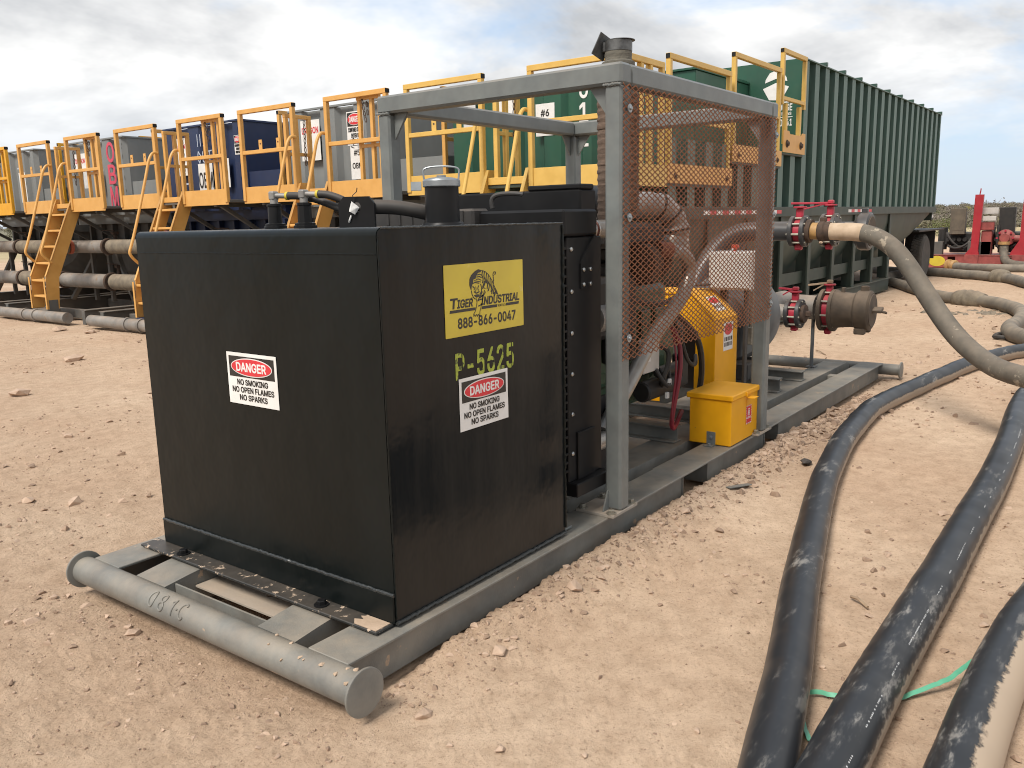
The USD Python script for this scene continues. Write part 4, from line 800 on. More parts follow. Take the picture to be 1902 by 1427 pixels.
# ---------------------------------------------------------------- pump, its pipework, valves, the grey hose
def flange(b, c, ax, r, th, nb=8, rb=.011):
    ax = np.asarray(ax, float); ax = ax / np.linalg.norm(ax); b.lathe([(r - .004, 0), (r, .004), (r, th - .004), (r - .004, th)], c, ax, 36)
def bolts(b, c, ax, r, L, nb=8, rb=.010, ph=.2):
    ax = np.asarray(ax, float); ax = ax / np.linalg.norm(ax); a = np.cross(ax, ZU); a /= np.linalg.norm(a); d = np.cross(ax, a)
    for k in range(nb):
        q = ph + k * 2 * math.pi / nb; p = np.asarray(c, float) + r * (math.cos(q) * a + math.sin(q) * d); b.cyl(p - ax * .02, p + ax * (L + .02), rb, 8)
    return b
def butterfly(parent, c, ax, r, lever, lab=None, hh=.17, red='valve_red', lv=None, flm='pipe_charcoal'):
    """wafer valve between two flanges; c = middle of the wafer, ax = pipe direction"""
    ax = np.asarray(ax, float); c = np.asarray(c, float)
    b = MB(); b.cyl(c - ax * .028, c + ax * .028, r * .74, 32); b.cyl(c + (0, 0, -r * 1.12), c + (0, 0, r * .9), .022, 12); b.box(c + np.array((0, 0, (r * .7 + hh) / 2)), (.05, .06, hh - r * .7), .012); b.box(c + np.array((0, 0, -r * 1.02)), (.06, .06, .05), .01); p = part(parent, 'butterfly_valve', b, red, lab)
    for s, nm in ((-1, 'flange'), (1, 'flange')):
        b = MB(); o = c + ax * s * .032; flange(b, o, ax * s, r, .036); part(p, nm, b, flm)
    b = MB(); bolts(b, c - ax * .055, ax, r * .86, .11); part(p, 'stud', b, 'bolt_grey')
    b = MB(); z = hh; b.lathe([(.052, 0), (.055, .004), (.055, .012), (.052, .015)], c + (0, 0, z), ZU, 24); part(p, 'notch_plate', b, red)
    if lever is not None:
        l = np.asarray(lever, float); d = l / np.linalg.norm(l); b = MB(); b.beam(c + np.array((0, 0, z + .025)), c + np.array((0, 0, z + .030)) + l, .016, .020, ZU, .004); b.beam(c + np.array((0, 0, z + .02)) + d * .04, c + np.array((0, 0, z - .03)) + l * .75, .010, .012, ZU, .003); b.box(c + np.array((0, 0, z + .035)), (.05, .05, .035), .008); part(p, 'lever', b, lv or red)
    return p
DY = np.array((0, -1.0, 0))
def build_pump():
    t = thing('centrifugal_pump', 'grey centrifugal pump with flanged pipes and red valves at the rear of the skid', 'pump'); cy = .80
    b = MB(); b.lathe([(.20, 0), (.36, .02), (.385, .06), (.385, .20), (.36, .25), (.16, .27), (.16, .42)], (5.06, cy, .79), (1, 0, 0), 48); part(t, 'volute', b, 'pump_grey', 'big round volute casing')
    b = MB(); b.bb((4.40, cy - .12, .50), (5.06, cy + .12, .74), .02); b.lathe([(.14, 0), (.15, .02), (.15, .22), (.11, .25), (.11, .50), (.16, .52), (.16, .62)], (4.42, cy, .80), (1, 0, 0), 28); b.bb((4.42, cy - .2, .27), (4.62, cy + .2, .50), .01); b.bb((4.9, cy - .25, .28), (5.3, cy + .25, .42), .01); part(t, 'bearing_frame', b, 'engine_dark')
    b = MB(); b.tube([(4.62, .42, 1.05), (4.62, .42, .75)], .022, 8); b.box((4.62, .42, .70), (.05, .04, .14), .006); part(t, 'hanging_bracket', b, 'bolt_grey')
    # discharge: rises from the volute and turns to the right
    r = .105; p = [(5.35, 1.02, .95), (5.45, 1.02, 1.15)] + [tuple(q) for q in arc_pts((5.55, .86, 1.27), .21, math.pi, math.pi / 2 + .2, (0, -1, 0), ZU, 8)] + [(5.60, .70, 1.485), (5.60, .53, 1.485)]
    r = .086; p = spline([(5.20, 1.20, .90), (5.30, 1.20, 1.05), (5.42, 1.16, 1.22), (5.53, 1.06, 1.39), (5.58, .90, 1.475), (5.60, .76, 1.486)], 30)
    b = MB(); b.tube(p, r, 28); b.cyl((5.60, .78, 1.486), (5.60, .46, 1.486), .0815, 28); part(t, 'discharge_pipe', b, 'pipe_charcoal', 'dark discharge pipe with a long elbow')
    butterfly(t, (5.60, .40, 1.484), DY, .131, None, 'red butterfly valve joined to the hose', hh=.195)
    b = MB(); b.cyl((5.60, .335, 1.487), (5.60, .295, 1.484), .098, 28); part(t, 'pipe_stub', b, 'rust_dark')
    b = MB(); b.cyl((5.60, .295, 1.486), (5.60, .235, 1.484), .070, 28); part(t, 'threaded_nipple', b, 'ochre_steel', 'ochre nipple')
    b = MB(); g = np.random.default_rng(5); b.lathe([(.072, 0), (.086, .012), (.088, .05), (.078, .062), (.080, .085), (.076, .10)], (5.60, .237, 1.484), DY, 30); b.box((5.60, .20, 1.580), (.05, .05, .04), .012); co = part(t, 'hose_coupling', b, 'rust_dark', 'rusty hose coupling clamp')
    V, F = rock_mesh(8, 2); b = MB(); b.add(V * .022 + np.array((5.55, .20, 1.392)), F); part(co, 'mud_lump', b, 'mud_tan')
    # upper rear outlet with lever and blind cap
    b = MB(); b.cyl((6.22, 1.10, 1.480), (6.22, .40, 1.480), .085, 24); b.tube(spline([(6.22, 1.08, 1.47), (6.21, 1.18, 1.42), (6.1, 1.2, 1.2), (5.9, 1.18, .9)], 20), .095, 20); part(t, 'bypass_pipe', b, 'pipe_charcoal')
    butterfly(t, (6.22, .33, 1.482), DY, .147, (-.10, .33, .0), 'rear upper red valve with a long lever', hh=.215)
    b = MB(); b.cyl((6.22, .26, 1.468), (6.22, .05, 1.468), .085, 24); b.lathe([(.10, 0), (.155, .04), (.165, .06), (.165, .13), (.15, .14)], (6.22, .11, 1.466), DY, 32); b.box((6.22, .03, 1.645), (.05, .05, .05), .006); part(t, 'blind_cap', b, 'pipe_charcoal', 'chipped grey blind cap')
    b = MB(); b.lathe([(.13, 0), (.13, .006), (.04, .007)], (6.22, -.030, 1.466), DY, 32); part(t, 'cap_face', b, 'mud_iron')
    # lower suction side
    b = MB(); b.cyl((5.30, cy, .79), (6.45, cy, .79), .11, 28); b.cyl((6.48, cy + .2, .76), (6.48, .50, .745), .115, 28); b.cyl((5.93, cy, .76), (5.93, .58, .742), .075, 24); part(t, 'suction_pipe', b, 'pipe_grey', 'grey suction header')
    butterfly(t, (5.93, .52, .742), DY, .131, (-.05, .14, .01), 'small lower red valve with rusty plug', hh=.190)
    b = MB(); b.lathe([(.082, 0), (.082, .03), (.05, .035)], (5.93, .452, .742), DY, 28); b.box((5.93, .40, .742), (.05, .05, .05), .008); part(t, 'plug', b, 'rust_dark', 'rusty square headed plug')
    butterfly(t, (6.49, .385, .725), DY, .200, (-.05, .19, -.03), 'large lower red valve with muddy flanges', hh=.235, lv='dry_wood', flm='mud_iron')
    b = MB(); b.lathe([(.19, 0), (.175, .02), (.165, .08), (.16, .15), (.165, .18), (.185, .20), (.19, .28), (.185, .31), (.165, .325)], (6.49, .315, .735), DY, 36); b.box((6.49, .06, .935), (.07, .07, .06), .01)
    b.box((6.49, .255, .915), (.06, .03, .06), .008); b.box((6.40, .07, .55), (.06, .10, .06), .01); b.box((6.58, .07, .55), (.06, .10, .06), .01); part(t, 'union_cap', b, 'mud_iron', 'mud coated union cap')
    b = MB(); b.lathe([(.155, 0), (.150, .008), (.05, .010)], (6.49, -.009, .735), DY, 32); b.box((6.49, -.055, .745), (.09, .09, .03), .006, X=(1, 0, .35), Y=(0, 1, 0)); b.box((6.50, -.085, .73), (.06, .10, .018), .004, X=(1, 0, -.3), Y=(0, 1, .2)); part(t, 'cap_lug', b, 'mud_iron')
    b = MB(); b.cyl((6.50, .53, .168), (6.50, .53, .66), .017, 14); b.box((6.50, .53, .166), (.10, .09, .010), .002); part(t, 'prop_rod', b, 'pump_grey', 'thin prop rod under the suction header')
build_pump()
HOSE = [(5.60, .17, 1.483), (5.60, .03, 1.478), (5.60, -.11, 1.468), (5.58, -.25, 1.425), (5.55, -.40, 1.32), (5.48, -.57, 1.12), (5.40, -.71, .94), (5.30, -.85, .78), (5.18, -.99, .66), (5.02, -1.14, .58), (4.86, -1.28, .54), (4.68, -1.45, .53), (4.45, -1.72, .50), (4.2, -2.2, .36), (4.0, -3.0, .15)]
def build_hose():
    P = spline(HOSE, 150); t = thing('grey_hose', 'thick mud grey rubber hose arching from the pump valve down to the right', 'hose')
    w = meshkit.noise(np.c_[P * 3, ], 4); b = MB(); b.tube(P[10:], .0715 + .003 * (w[10:] - .5), 28); part(t, 'hose_body', b, 'hose_grey', smooth=True)
    d = np.linalg.norm(np.diff(P, axis=0), axis=1).cumsum(); k = int(np.searchsorted(d, .30)); b = MB(); b.tube(P[:k // 2 + 1], .0705, 28); part(t, 'cuff', b, 'cream_cuff', 'rust stained inner cuff'); b = MB(); b.tube(P[k // 2:k + 1], .0738, 28); part(t, 'cuff', b, 'cream_cuff', 'cream outer cuff')
build_hose()

# ---------------------------------------------------------------- hoses and pipes on the ground
def ground_tube(name, pts, r, m, label, cat, group, n=200, sides=24, sink=.12, zs=None):
    P = spline([(*q, 0) for q in pts], n) if zs is None else spline([(*q, z) for q, z in zip(pts, zs)], n)
    P[:, 2] += ground_h(P[:, 0], P[:, 1]) + r * (1 - sink)
    return single(name, MB().tube(P, r, sides), m, label, cat, group, smooth=True)
PIPES = 'black plastic pipes laid side by side on the dirt'
ground_tube('plastic_pipe', [(-1.3, -1.85), (-.6, -1.58), (.34, -1.32), (.88, -1.19), (1.54, -1.01), (2.17, -.85), (3.05, -.64), (3.79, -.50), (4.70, -.38), (5.65, -.34), (6.47, -.42), (7.88, -.64), (9.15, -.98), (11.5, -2.1), (14, -3.8)], .080, 'poly_pipe', 'scuffed black plastic pipe nearest the skid, curving away to the right behind the grey hose', 'pipe', PIPES, 260, 28)
def build_printed_pipe():
    P = spline([(*q, 0) for q in [(-1.6, -1.42), (-.5, -1.46), (.44, -1.47), (1.06, -1.45), (1.83, -1.45), (2.56, -1.44), (3.56, -1.43), (5.01, -1.37), (6.27, -1.30), (8.0, -1.45), (10, -1.9)]], 220); r = .086
    P[:, 2] += ground_h(P[:, 0], P[:, 1]) + r * .88; t = thing('plastic_pipe', 'straight black plastic pipe in the middle, lying on the green strap', 'pipe', PIPES); part(t, 'pipe_wall', MB().tube(P, r, 28), 'poly_pipe', smooth=True)
    g = np.random.default_rng(8); L = np.r_[0, np.cumsum(np.linalg.norm(np.diff(P, axis=0), axis=1))]; b = MB(); s_ = 1.2
    while s_ < 6.5:                                      # the maker's line of tiny print along the pipe, too small to read
        p = np.array([np.interp(s_, L, P[:, k]) for k in range(3)]); q = np.array([np.interp(s_ + .01, L, P[:, k]) for k in range(3)]); d = (q - p) / np.linalg.norm(q - p); sd = np.cross(d, ZU); sd /= np.linalg.norm(sd); n = sd * .62 + np.array(ZU) * .785
        b.box(p + n * (r + .0002), (g.uniform(.003, .006), .0045, .0008), 0, X=d, Y=np.cross(n, d)); s_ += g.choice([.011, .022, .16], p=[.50, .32, .18])
    part(t, 'printed_line', b, 'sign_grey', 'line of small pale print along the pipe', kind='stuff')
build_printed_pipe()
ground_tube('plastic_pipe', [(-1.0, -1.80), (.1, -1.77), (.65, -1.77), (1.12, -1.77), (1.73, -1.80), (2.6, -1.92), (4, -2.2), (6, -2.7)], .090, 'poly_pipe_muddy', 'black plastic pipe in the bottom right corner caked with tan mud', 'pipe', PIPES, 160, 28)
def build_strap():
    p = spline([(1.40, -1.71), (1.30, -1.66), (1.23, -1.63), (1.12, -1.55), (1.06, -1.50), (.99, -1.40), (.955, -1.32), (.93, -1.265), (.895, -1.243), (.85, -1.25), (.77, -1.28), (.70, -1.315), (.64, -1.35)], 90)
    z = np.interp(np.arange(90), [0, 18, 30, 44, 52, 60, 70, 90], [.075, .035, .006, .006, .012, .02, .006, .004]) + ground_h(p[:, 0], p[:, 1]) + .003
    P = np.c_[p, z]; t = np.gradient(P, axis=0); t /= np.linalg.norm(t, axis=1, keepdims=True); tw = np.interp(np.arange(90), [0, 20, 45, 52, 58, 64, 90], [.9, .5, .3, 1.2, 1.2, .4, .2])
    s = np.cross(t, (0, 0, 1)); s /= np.linalg.norm(s, axis=1, keepdims=True); d = s * np.cos(tw)[:, None] + np.array((0, 0, 1)) * np.sin(tw)[:, None]; nn = np.cross(t, d)
    V = np.stack([P - d * .008 - nn * .0005, P + d * .008 - nn * .0005, P + d * .008 + nn * .0005, P - d * .008 + nn * .0005], 1); V[..., 2] += .006
    F = []
    for k in range(89):
        for q in range(4): a, c = k * 4 + q, k * 4 + (q + 1) % 4; F.append((a, c, c + 4, a + 4))
    single('green_strap', (V.reshape(-1, 3), np.array(F)), 'strap_green', 'green plastic packing strap curled under the middle black pipe', 'strap', smooth=True)
build_strap()
BH = 'dirty hoses lying on the ground behind'
ground_tube('ground_hose', [(21.5, 3.1), (19.5, 3.0), (18.2, 2.4), (16.69, 1.73), (15.5, 1.1), (14.9, .65), (14.6, .25), (14.2, -.05), (13.4, -.42), (12.1, -.62), (11.2, -.60), (10.49, -.74), (9.8, -1.2), (9.2, -2.2)], .105, 'hose_back', 'long grey hose with a mud wrapped coupling, winding from trailer to right edge', 'hose', BH, 200, 18)
ground_tube('ground_hose', [(23.2, 4.2), (22.5, 3.36), (22.45, 2.65), (21.45, 1.64), (20.58, .72), (19.23, .12), (17.5, -.8), (15.5, -2.2)], .115, 'hose_back', 'dirty hose running right from behind the trailer tyre', 'hose', BH, 160, 16)
ground_tube('ground_hose', [(25.2, 2.5), (24.6, 2.02), (24.2, 1.44), (24.3, .69), (24.2, -.2), (23.6, -1.4)], .11, 'hose_back', 'hose with a brass coloured end in front of the red skid', 'hose', BH, 110, 16)
def mud_wrap(c, d, r, L, lab, m='rust_dark'):
    d = np.asarray(d, float) / np.linalg.norm(d); g = np.random.default_rng(int(abs(c[0]) * 10)); pr = []
    for k in range(15):
        f = k / 14; pr.append((r * (.92 + .5 * math.sin(math.pi * f) ** .6 * (.6 + .5 * g.random())), (f - .5) * L))
    b = MB(); b.lathe(pr, (c[0], c[1], r * .9), d, 18); single('hose_coupling', b, m, lab, 'coupling', 'couplings on the ground hoses')
mud_wrap((14.75, .45), (-.6, -1, 0), .125, .60, 'clay covered coupling on the long winding hose', 'flex_tan'); mud_wrap((20.6, .75), (-.9, -.9, 0), .13, .5, 'muddy coupling on the hose near the right edge', 'flex_tan')
b = MB(); b.lathe([(.10, 0), (.16, .02), (.16, .08), (.11, .10), (.11, .2), (.15, .22), (.15, .28), (.115, .32)], (25.34, 2.68, .115), (-.55, -.6, 0), 18); single('hose_coupling', b, 'ochre_steel', 'ochre metal fitting on the hose end by the red skid', 'coupling', 'couplings on the ground hoses')
b = MB(); g0 = np.random.default_rng(77)
for k in range(60):
    V, F = rock_mesh(k, 1, .5); b.add(V * g0.uniform(.03, .10) + np.array((13.6 + g0.normal() * .45, -.02 + g0.normal() * .35, .0)), F)
single('mud_heap', b, 'flex_tan', 'heap of crumbled brown mud under the bend of the winding hose', 'mud', kind='stuff')
b = MB(); V, F = rock_mesh(5, 3, .5, .6); b.add(V * np.array((.07, .045, .05)) + np.array((3.74, -.34, .02)), F); single('rubber_scrap', b, 'black_rubber', 'lump of black rubber beside the first black pipe', 'debris')
b = MB(); b.tube(spline([(10.6, -.50, .03), (10.75, -.56, .05), (10.7, -.66, .03), (10.55, -.62, .03), (10.6, -.50, .03)], 24), .03, 8); single('rubber_scrap', b, 'black_rubber', 'small black curl of rubber on the dirt above the black pipe bend', 'debris')
for p, lab in ((((2.83, -.16), (3.02, -.22)), 'grey shard of sheet metal by the fork pocket of the skid'), (((4.35, -.30), (4.47, -.34)), 'short grey stick on the dirt behind the battery box')):
    (xa, ya), (xb, yb) = p; b = MB(); b.beam((xa, ya, .012 + float(ground_h(xa, ya))), (xb, yb, .020 + float(ground_h(xb, yb))), .035, .006, ZU, .001); single('metal_scrap', b, 'frame_grey', lab, 'debris')
for k, (x, y, a, L, lab) in enumerate([(8.4, 1.02, .6, .36, 'thin stick on the dirt behind the skid end'), (1.75, -1.20, .9, .11, 'splinter of wood between the first two black pipes'), (6.9, .9, .2, .0, '')][:2]):
    b = MB(); d = np.array((math.cos(a), math.sin(a), 0)) * L / 2; c = np.array((x, y, .012 + float(ground_h(x, y)))); b.tube([c - d, c + d * .2 + (0, 0, .01), c + d], .007, 6); single('stick', b, 'dry_wood', lab, 'stick')

# ---------------------------------------------------------------- the row of frac tanks with their catwalks
def post_beam(b, a, c, w=.055): return b.beam(a, c, w, w, (0, 1, 0.01), .004)
def chain(b, p0, p1, sag=.0, link=.055):
    p0, p1 = np.asarray(p0, float), np.asarray(p1, float); L = np.linalg.norm(p1 - p0); n = max(2, int(L / link)); t = np.linspace(0, 1, n)
    P = p0 + (p1 - p0) * t[:, None]; P[:, 2] -= sag * 4 * t * (1 - t)
    for k in range(n - 1):
        d = P[k + 1] - P[k]; d /= np.linalg.norm(d); s = np.cross(d, (1, 0, 0) if k % 2 else (0, 1, .2)); s /= np.linalg.norm(s); c = (P[k] + P[k + 1]) / 2
        q = np.linspace(0, 2 * math.pi, 9); b.tube(c + np.cos(q)[:, None] * d * link * .62 + np.sin(q)[:, None] * s * link * .30, .006, 5, cap=False)
def rail_section(parent, y0, y1, m, tabs=True, gate=None, name='guard_rail', toe=True, x=6.0, zt=3.25, label=None):
    """front rail between y0 < y1: two posts, top rail, mid rail, toe board"""
    b = MB(); post_beam(b, (x, y0, zt - .03), (x, y1, zt - .03), .06); r = part(parent, name, b, m, label)
    for y in (y0 + .03, y1 - .03):
        b = MB(); post_beam(b, (x, y, 1.99), (x, y, zt - .061), .058); part(r, 'post', b, m)
    b = MB(); post_beam(b, (x, y0 + .06, 2.66), (x, y1 - .06, 2.66), .052); part(r, 'mid_rail', b, m)
    b = MB(); b.bb((x - .036, y0 + .0, zt - .056), (x + .036, y0 - .002, zt - .006), 0); part(r, 'open_tube_end', b, 'void_dark')
    if tabs:
        for f in (.30, .62):
            y = y0 + (y1 - y0) * f; b = MB(); P = sbox(-.035, 0, .035, .13).difference(Point(0, .075).buffer(.014)); b.poly(P, .008, (x - .004, y, 2.688), (0, -1, 0), ZU); part(r, 'lug', b, m)
    if toe:
        b = MB(); b.bb((x - .012, y0, 1.955), (x - .002 + .002, y1, 2.185), .002); part(r, 'toe_board', b, m)
    return r
def build_tank(Yr, body, m, label, belly='belly_grey', side=None, ladder=True, toe_m=None, signs=(), x_end=21.3, full=True, detail=True, mb=None, ladder_label=None, gy=1.66):
    t = thing('frac_tank', label, 'storage tank'); W = 3.0; under = 'belly_green' if side else 'belly_grey'; Yl = Yr + W; X1 = 6.9; toe_m = toe_m or m
    # upper box: front tier with folded front, set in from the right for the stair; then a step; then full width
    def folded(b, x, ya, yb, z0, z1, fold=.07, pitch=.43):
        pts = [(yb, x)]; y = yb - .16; k = 0
        while y > ya + .2:
            s = fold if k % 2 else 0.0; e = fold - s; pts += [(y, x + s), (y - .07, x + e)]; y -= pitch / 2 + .0; k += 1
        pts += [(ya + .07, x), (ya, x + .09)]
        P = Polygon([(p[0], p[1]) for p in pts] + [(ya, x + 1.9), (yb, x + 1.9)]); b.poly(P, z1 - z0, (0, 0, z0), (0, 1, 0), (1, 0, 0))
        return b
    yt = Yr + .85
    b = MB(); P = [(yl, X1 + d) for yl, d in [(Yl, 0), (Yl - .30, 0), (Yl - .36, .075), (Yl - .66, .075), (Yl - .72, 0), (Yl - 1.02, 0), (Yl - 1.08, .075), (Yl - 1.36, .075), (Yl - 1.42, 0), (Yl - 1.66, 0), (Yl - 1.72, .075), (Yl - 1.90, .075), (Yl - 1.96, 0), (yt + .07, 0), (yt, .085)]] + [(yt, 9.5), (Yl, 9.5)]
    poly = Polygon([(y, x) for y, x in P]); V, F = trimesh.creation.extrude_polygon(poly, 3.285 - 1.90, engine='earcut').vertices, None
    tm = trimesh.creation.extrude_polygon(poly, 3.285 - 1.90, engine='earcut'); V = np.asarray(tm.vertices); b.add(np.c_[V[:, 1], V[:, 0], V[:, 2] + 1.90], np.asarray(tm.faces)[:, ::-1])
    bd = part(t, 'front_wall', b, body, smooth=20)
    b = MB(); b.bb((X1 - .02, yt - .02, 3.285), (9.5, yt + .03, 3.315), .003); b.bb((X1 - .02, yt + .031, 3.285), (X1 + .03, Yl, 3.315), .003); part(bd, 'top_rim', b, body)
    b = MB(); b.bb((9.5, yt, 1.9), (11.4, Yl, 3.60), .01); b.bb((9.47, yt - .02, 3.60), (11.4, yt + .03, 3.63), .003); b.bb((9.47, yt + .031, 3.60), (9.53, Yl, 3.63), .003); part(t, 'middle_wall', b, body)
    # full-width body with corrugated right side
    y_s = Yr; zt = 3.87; pit = .49; d = .13; pts = [(11.42, y_s)]
    x = 11.42
    while x < x_end - pit - .001: pts += [(x + .20, y_s), (x + .245, y_s + d), (x + .445, y_s + d), (x + pit, y_s)]; x += pit
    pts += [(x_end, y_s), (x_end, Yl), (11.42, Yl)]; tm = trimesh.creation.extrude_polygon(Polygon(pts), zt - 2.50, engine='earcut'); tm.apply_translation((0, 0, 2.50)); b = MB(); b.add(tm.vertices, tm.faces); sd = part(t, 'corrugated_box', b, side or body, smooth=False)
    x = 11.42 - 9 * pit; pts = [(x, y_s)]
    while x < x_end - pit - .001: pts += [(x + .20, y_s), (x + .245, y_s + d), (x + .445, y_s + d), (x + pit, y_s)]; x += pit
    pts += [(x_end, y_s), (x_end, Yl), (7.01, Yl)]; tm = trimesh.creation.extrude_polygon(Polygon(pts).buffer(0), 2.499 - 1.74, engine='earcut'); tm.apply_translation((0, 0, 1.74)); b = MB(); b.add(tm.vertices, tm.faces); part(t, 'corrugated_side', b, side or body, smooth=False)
    b = MB(); b.bb((11.395, y_s - .012, 2.46), (11.419, Yl, zt + .02), .002); fw = part(t, 'upper_front_wall', b, body)
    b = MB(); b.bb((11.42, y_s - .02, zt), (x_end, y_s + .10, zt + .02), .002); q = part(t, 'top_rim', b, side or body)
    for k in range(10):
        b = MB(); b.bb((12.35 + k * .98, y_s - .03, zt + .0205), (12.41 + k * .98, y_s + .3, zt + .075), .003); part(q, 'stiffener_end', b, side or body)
    b = MB(); b.bb((6.95, y_s - .03, 1.60), (x_end, y_s + .06, 1.739), .004); sill = part(t, 'side_sill', b, belly)
    if side:
        for k, (xa, n) in enumerate(((7.9, 14), (13.9, 8))):
            for j in range(n):
                b = MB(); b.bb((xa + j * .19, y_s - .033, 1.645), (xa + j * .19 + .185, y_s - .0305, 1.695), 0); part(sill, 'reflective_tape', b, 'sign_red' if j % 2 else 'sign_white')
        b = MB(); b.bb((x_end - .06, y_s + .05, 1.42), (x_end + .12, Yl - .05, 1.60), .006); bp = part(t, 'rear_bumper', b, belly)
        for j in range(3): b = MB(); b.bb((x_end - .05, y_s + .046, 1.48), (x_end + .10, y_s + .0495, 1.55), 0) if j == 0 else b.bb((x_end + .121, y_s + .1 + j * .3, 1.48), (x_end + .124, y_s + .3 + j * .3, 1.55), 0); part(bp, 'reflective_tape', b, 'sign_red' if j % 2 else 'sign_white')
        b = MB(); b.bb((x_end + .002, y_s + .02, 1.78), (x_end + .03, y_s + .14, 1.95), .004); part(bp, 'marker_light', b, 'sign_white'); b = MB(); b.bb((x_end + .002, y_s + .02, 1.96), (x_end + .03, y_s + .14, 2.15), .004); part(bp, 'marker_light', b, 'valve_orange')
    # rounded belly, skid frame, posts
    cy = (Yr + Yl) / 2; R = 1.46; secs = [(7.3, 1.0, .55), (7.9, 1.0, 1.0), (16.9, 1.0, 1.0)] + [(17 + 4.0 * f, 1.0, math.sqrt(max(0, 1 - f ** 2))) for f in (.2, .4, .6, .75, .88, .97, 1.0)]
    th = np.linspace(math.pi, 2 * math.pi, 25); V = np.vstack([np.c_[np.full(25, x), cy + R * ws * np.cos(th), 1.60 + 1.42 * hs * np.sin(th)] for x, ws, hs in secs]); k, i = np.meshgrid(np.arange(len(secs) - 1), np.arange(24), indexing='ij')
    F = np.stack([k * 25 + i, k * 25 + i + 1, (k + 1) * 25 + i + 1, (k + 1) * 25 + i], -1).reshape(-1, 4); cap = [(0, i + 1, i) for i in range(1, 24)]
    F = np.vstack([F[:, [0, 1, 2]], F[:, [0, 2, 3]], cap]); part(t, 'belly', (V, F), belly, smooth=40)
    b = MB(); b.bb((7.22, Yr + .03, 1.35), (7.30, Yl - .03, 1.899), .004); ew = part(t, 'end_wall', b, belly)
    for y in np.arange(Yr + .25, Yl, .42):
        b = MB(); b.bb((7.12, y, 1.42), (7.22, y + .06, 1.895), .004); part(ew, 'rib', b, belly)
    b = MB(); b.bb((7.05, Yr + .03, 1.35), (7.219, Yl - .03, 1.415), .004); part(ew, 'cross_rail', b, belly)
    for yy in (Yr + .06, Yl - .06):
        b = MB(); b.bb((5.42, yy - .05, .04), (17.2, yy + .05, .28), .006); b.bb((5.42, yy - .09, .28), (17.2, yy + .09, .295), .003); part(t, 'skid_rail', b, under)
        if yy < cy or full:
            for xx in np.arange(8.2, 17.3, 1.27):
                b = MB(); b.bb((xx - .07, yy - .05, .296), (xx + .07, yy - .02, 1.598), .003); b.bb((xx - .012, yy - .0195, .296), (xx + .012, yy + .16, 1.598), .003); part(t, 'side_post', b, under)
    b = MB(); b.bb((8.0, Yr + .10, .55), (17.0, Yr + .13, .74), .003); part(t, 'lower_side_plate', b, under)
    for xx in (5.9, 7.4, 9.4, 11.4, 13.4, 15.4, 17.1):
        b = MB(); b.bb((xx - .05, Yr + .12, .06), (xx + .05, Yl - .12, .22), .004); part(t, 'skid_cross_member', b, under)
    b = MB(); b.cyl((5.34, Yr + .45, .145), (5.34, Yr + 3.15, .145), .095, 24); sp = part(t, 'skid_pipe', b, 'pipe_grey')
    for yy in (1.55, 1.95): b = MB(); b.lathe([(.112, 0), (.112, .05)], (5.34, Yr + yy, .145), (0, 1, 0), 24); part(sp, 'pipe_collar', b, 'pipe_grey')
    for s in (-1, 1):
        b = MB(); b.beam((6.55, cy + s * 1.15, .30), (6.75, cy + s * .25, 1.35), .06, .09, (1, 0, 0)); b.beam((6.6, cy + s * .30, .30), (6.6, cy + s * .30, 1.34), .07, .07, (1, 0, 0)); part(t, 'manifold_brace', b, under)
    # pipework across the front
    for z, r, tag_ in ((1.33, .118, 'upper'), (.70, .135, 'lower')):
        b = MB(); b.cyl((6.3, Yr + .62, z), (6.3, Yl - .62, z), r, 24)
        for yy in (Yr + .95, Yr + 1.85): b.cyl((6.3, yy, z), (6.9, yy, z), r * .7, 16)
        mp = part(t, 'manifold_pipe', b, 'pipe_grey', f'{tag_} manifold pipe across the front')
        for yy in (Yr + .60, Yl - .66): b = MB(); b.lathe([(r + .02, 0), (r + .032, .01), (r + .032, .05), (r + .02, .06)], (6.3, yy, z), (0, 1, 0), 24); part(mp, 'clamp_ring', b, 'rust_dark')
        if z > 1:
            c = np.array((6.0, Yr + 1.62, z)); b = MB(); b.lathe([(.11, 0), (.125, .01), (.125, .05), (.06, .055), (.06, .075)], c + (.05, 0, 0), (-1, 0, 0), 20); part(mp, 'end_cap', b, 'flex_tan')
            b = MB(); b.lathe([(.13, 0), (.13, .06)], c + (.06, 0, 0), (1, 0, 0), 20); b.box(c + np.array((.09, 0, .17)), (.06, .06, .14), .01); b.beam(c + np.array((.09, -.02, .24)), c + np.array((.05, .38, .26)), .025, .02); part(mp, 'butterfly_valve', b, 'valve_orange')
            b = MB(); b.cyl((6.10, Yr + 1.62, z), (6.3, Yr + 1.62, z), .09, 16); part(mp, 'outlet', b, 'pipe_grey')
        for yy in (Yr + .95,):
            b = MB(); b.cyl((6.62, yy, z), (6.62, yy, z + r + .14), .035, 10); b.box((6.62, yy, z + r + .12), (.12, .09, .05), .01); b.beam((6.62, yy, z + r + .16), (6.55, yy + .3, z + r + .17), .02, .015); part(mp, 'butterfly_valve', b, 'rust_dark')
        b = MB(); P = np.linspace((6.3, Yl - .60, z), (6.3, Yl + 1.02, z), 48); b.tube(P, r * 1.02 + .007 * (np.arange(48) % 2), 20); part(mp, 'flex_sleeve', b, 'flex_tan', 'ribbed tan connecting sleeve')
    # catwalk
    b = MB(); b.bb((6.013, Yr + .02, 1.99), (6.86, Yl - .02, 2.03), .004)
    for y in (Yr + .4, Yr + 1.5, Yr + 2.6): b.beam((6.10, y, 1.97), (6.98, y, 1.45), .05, .06, ZU); b.bb((6.02, y - .03, 1.93), (6.9, y + .03, 1.989), .003)
    wk = part(t, 'catwalk', b, 'belly_grey' if not side else 'belly_green')
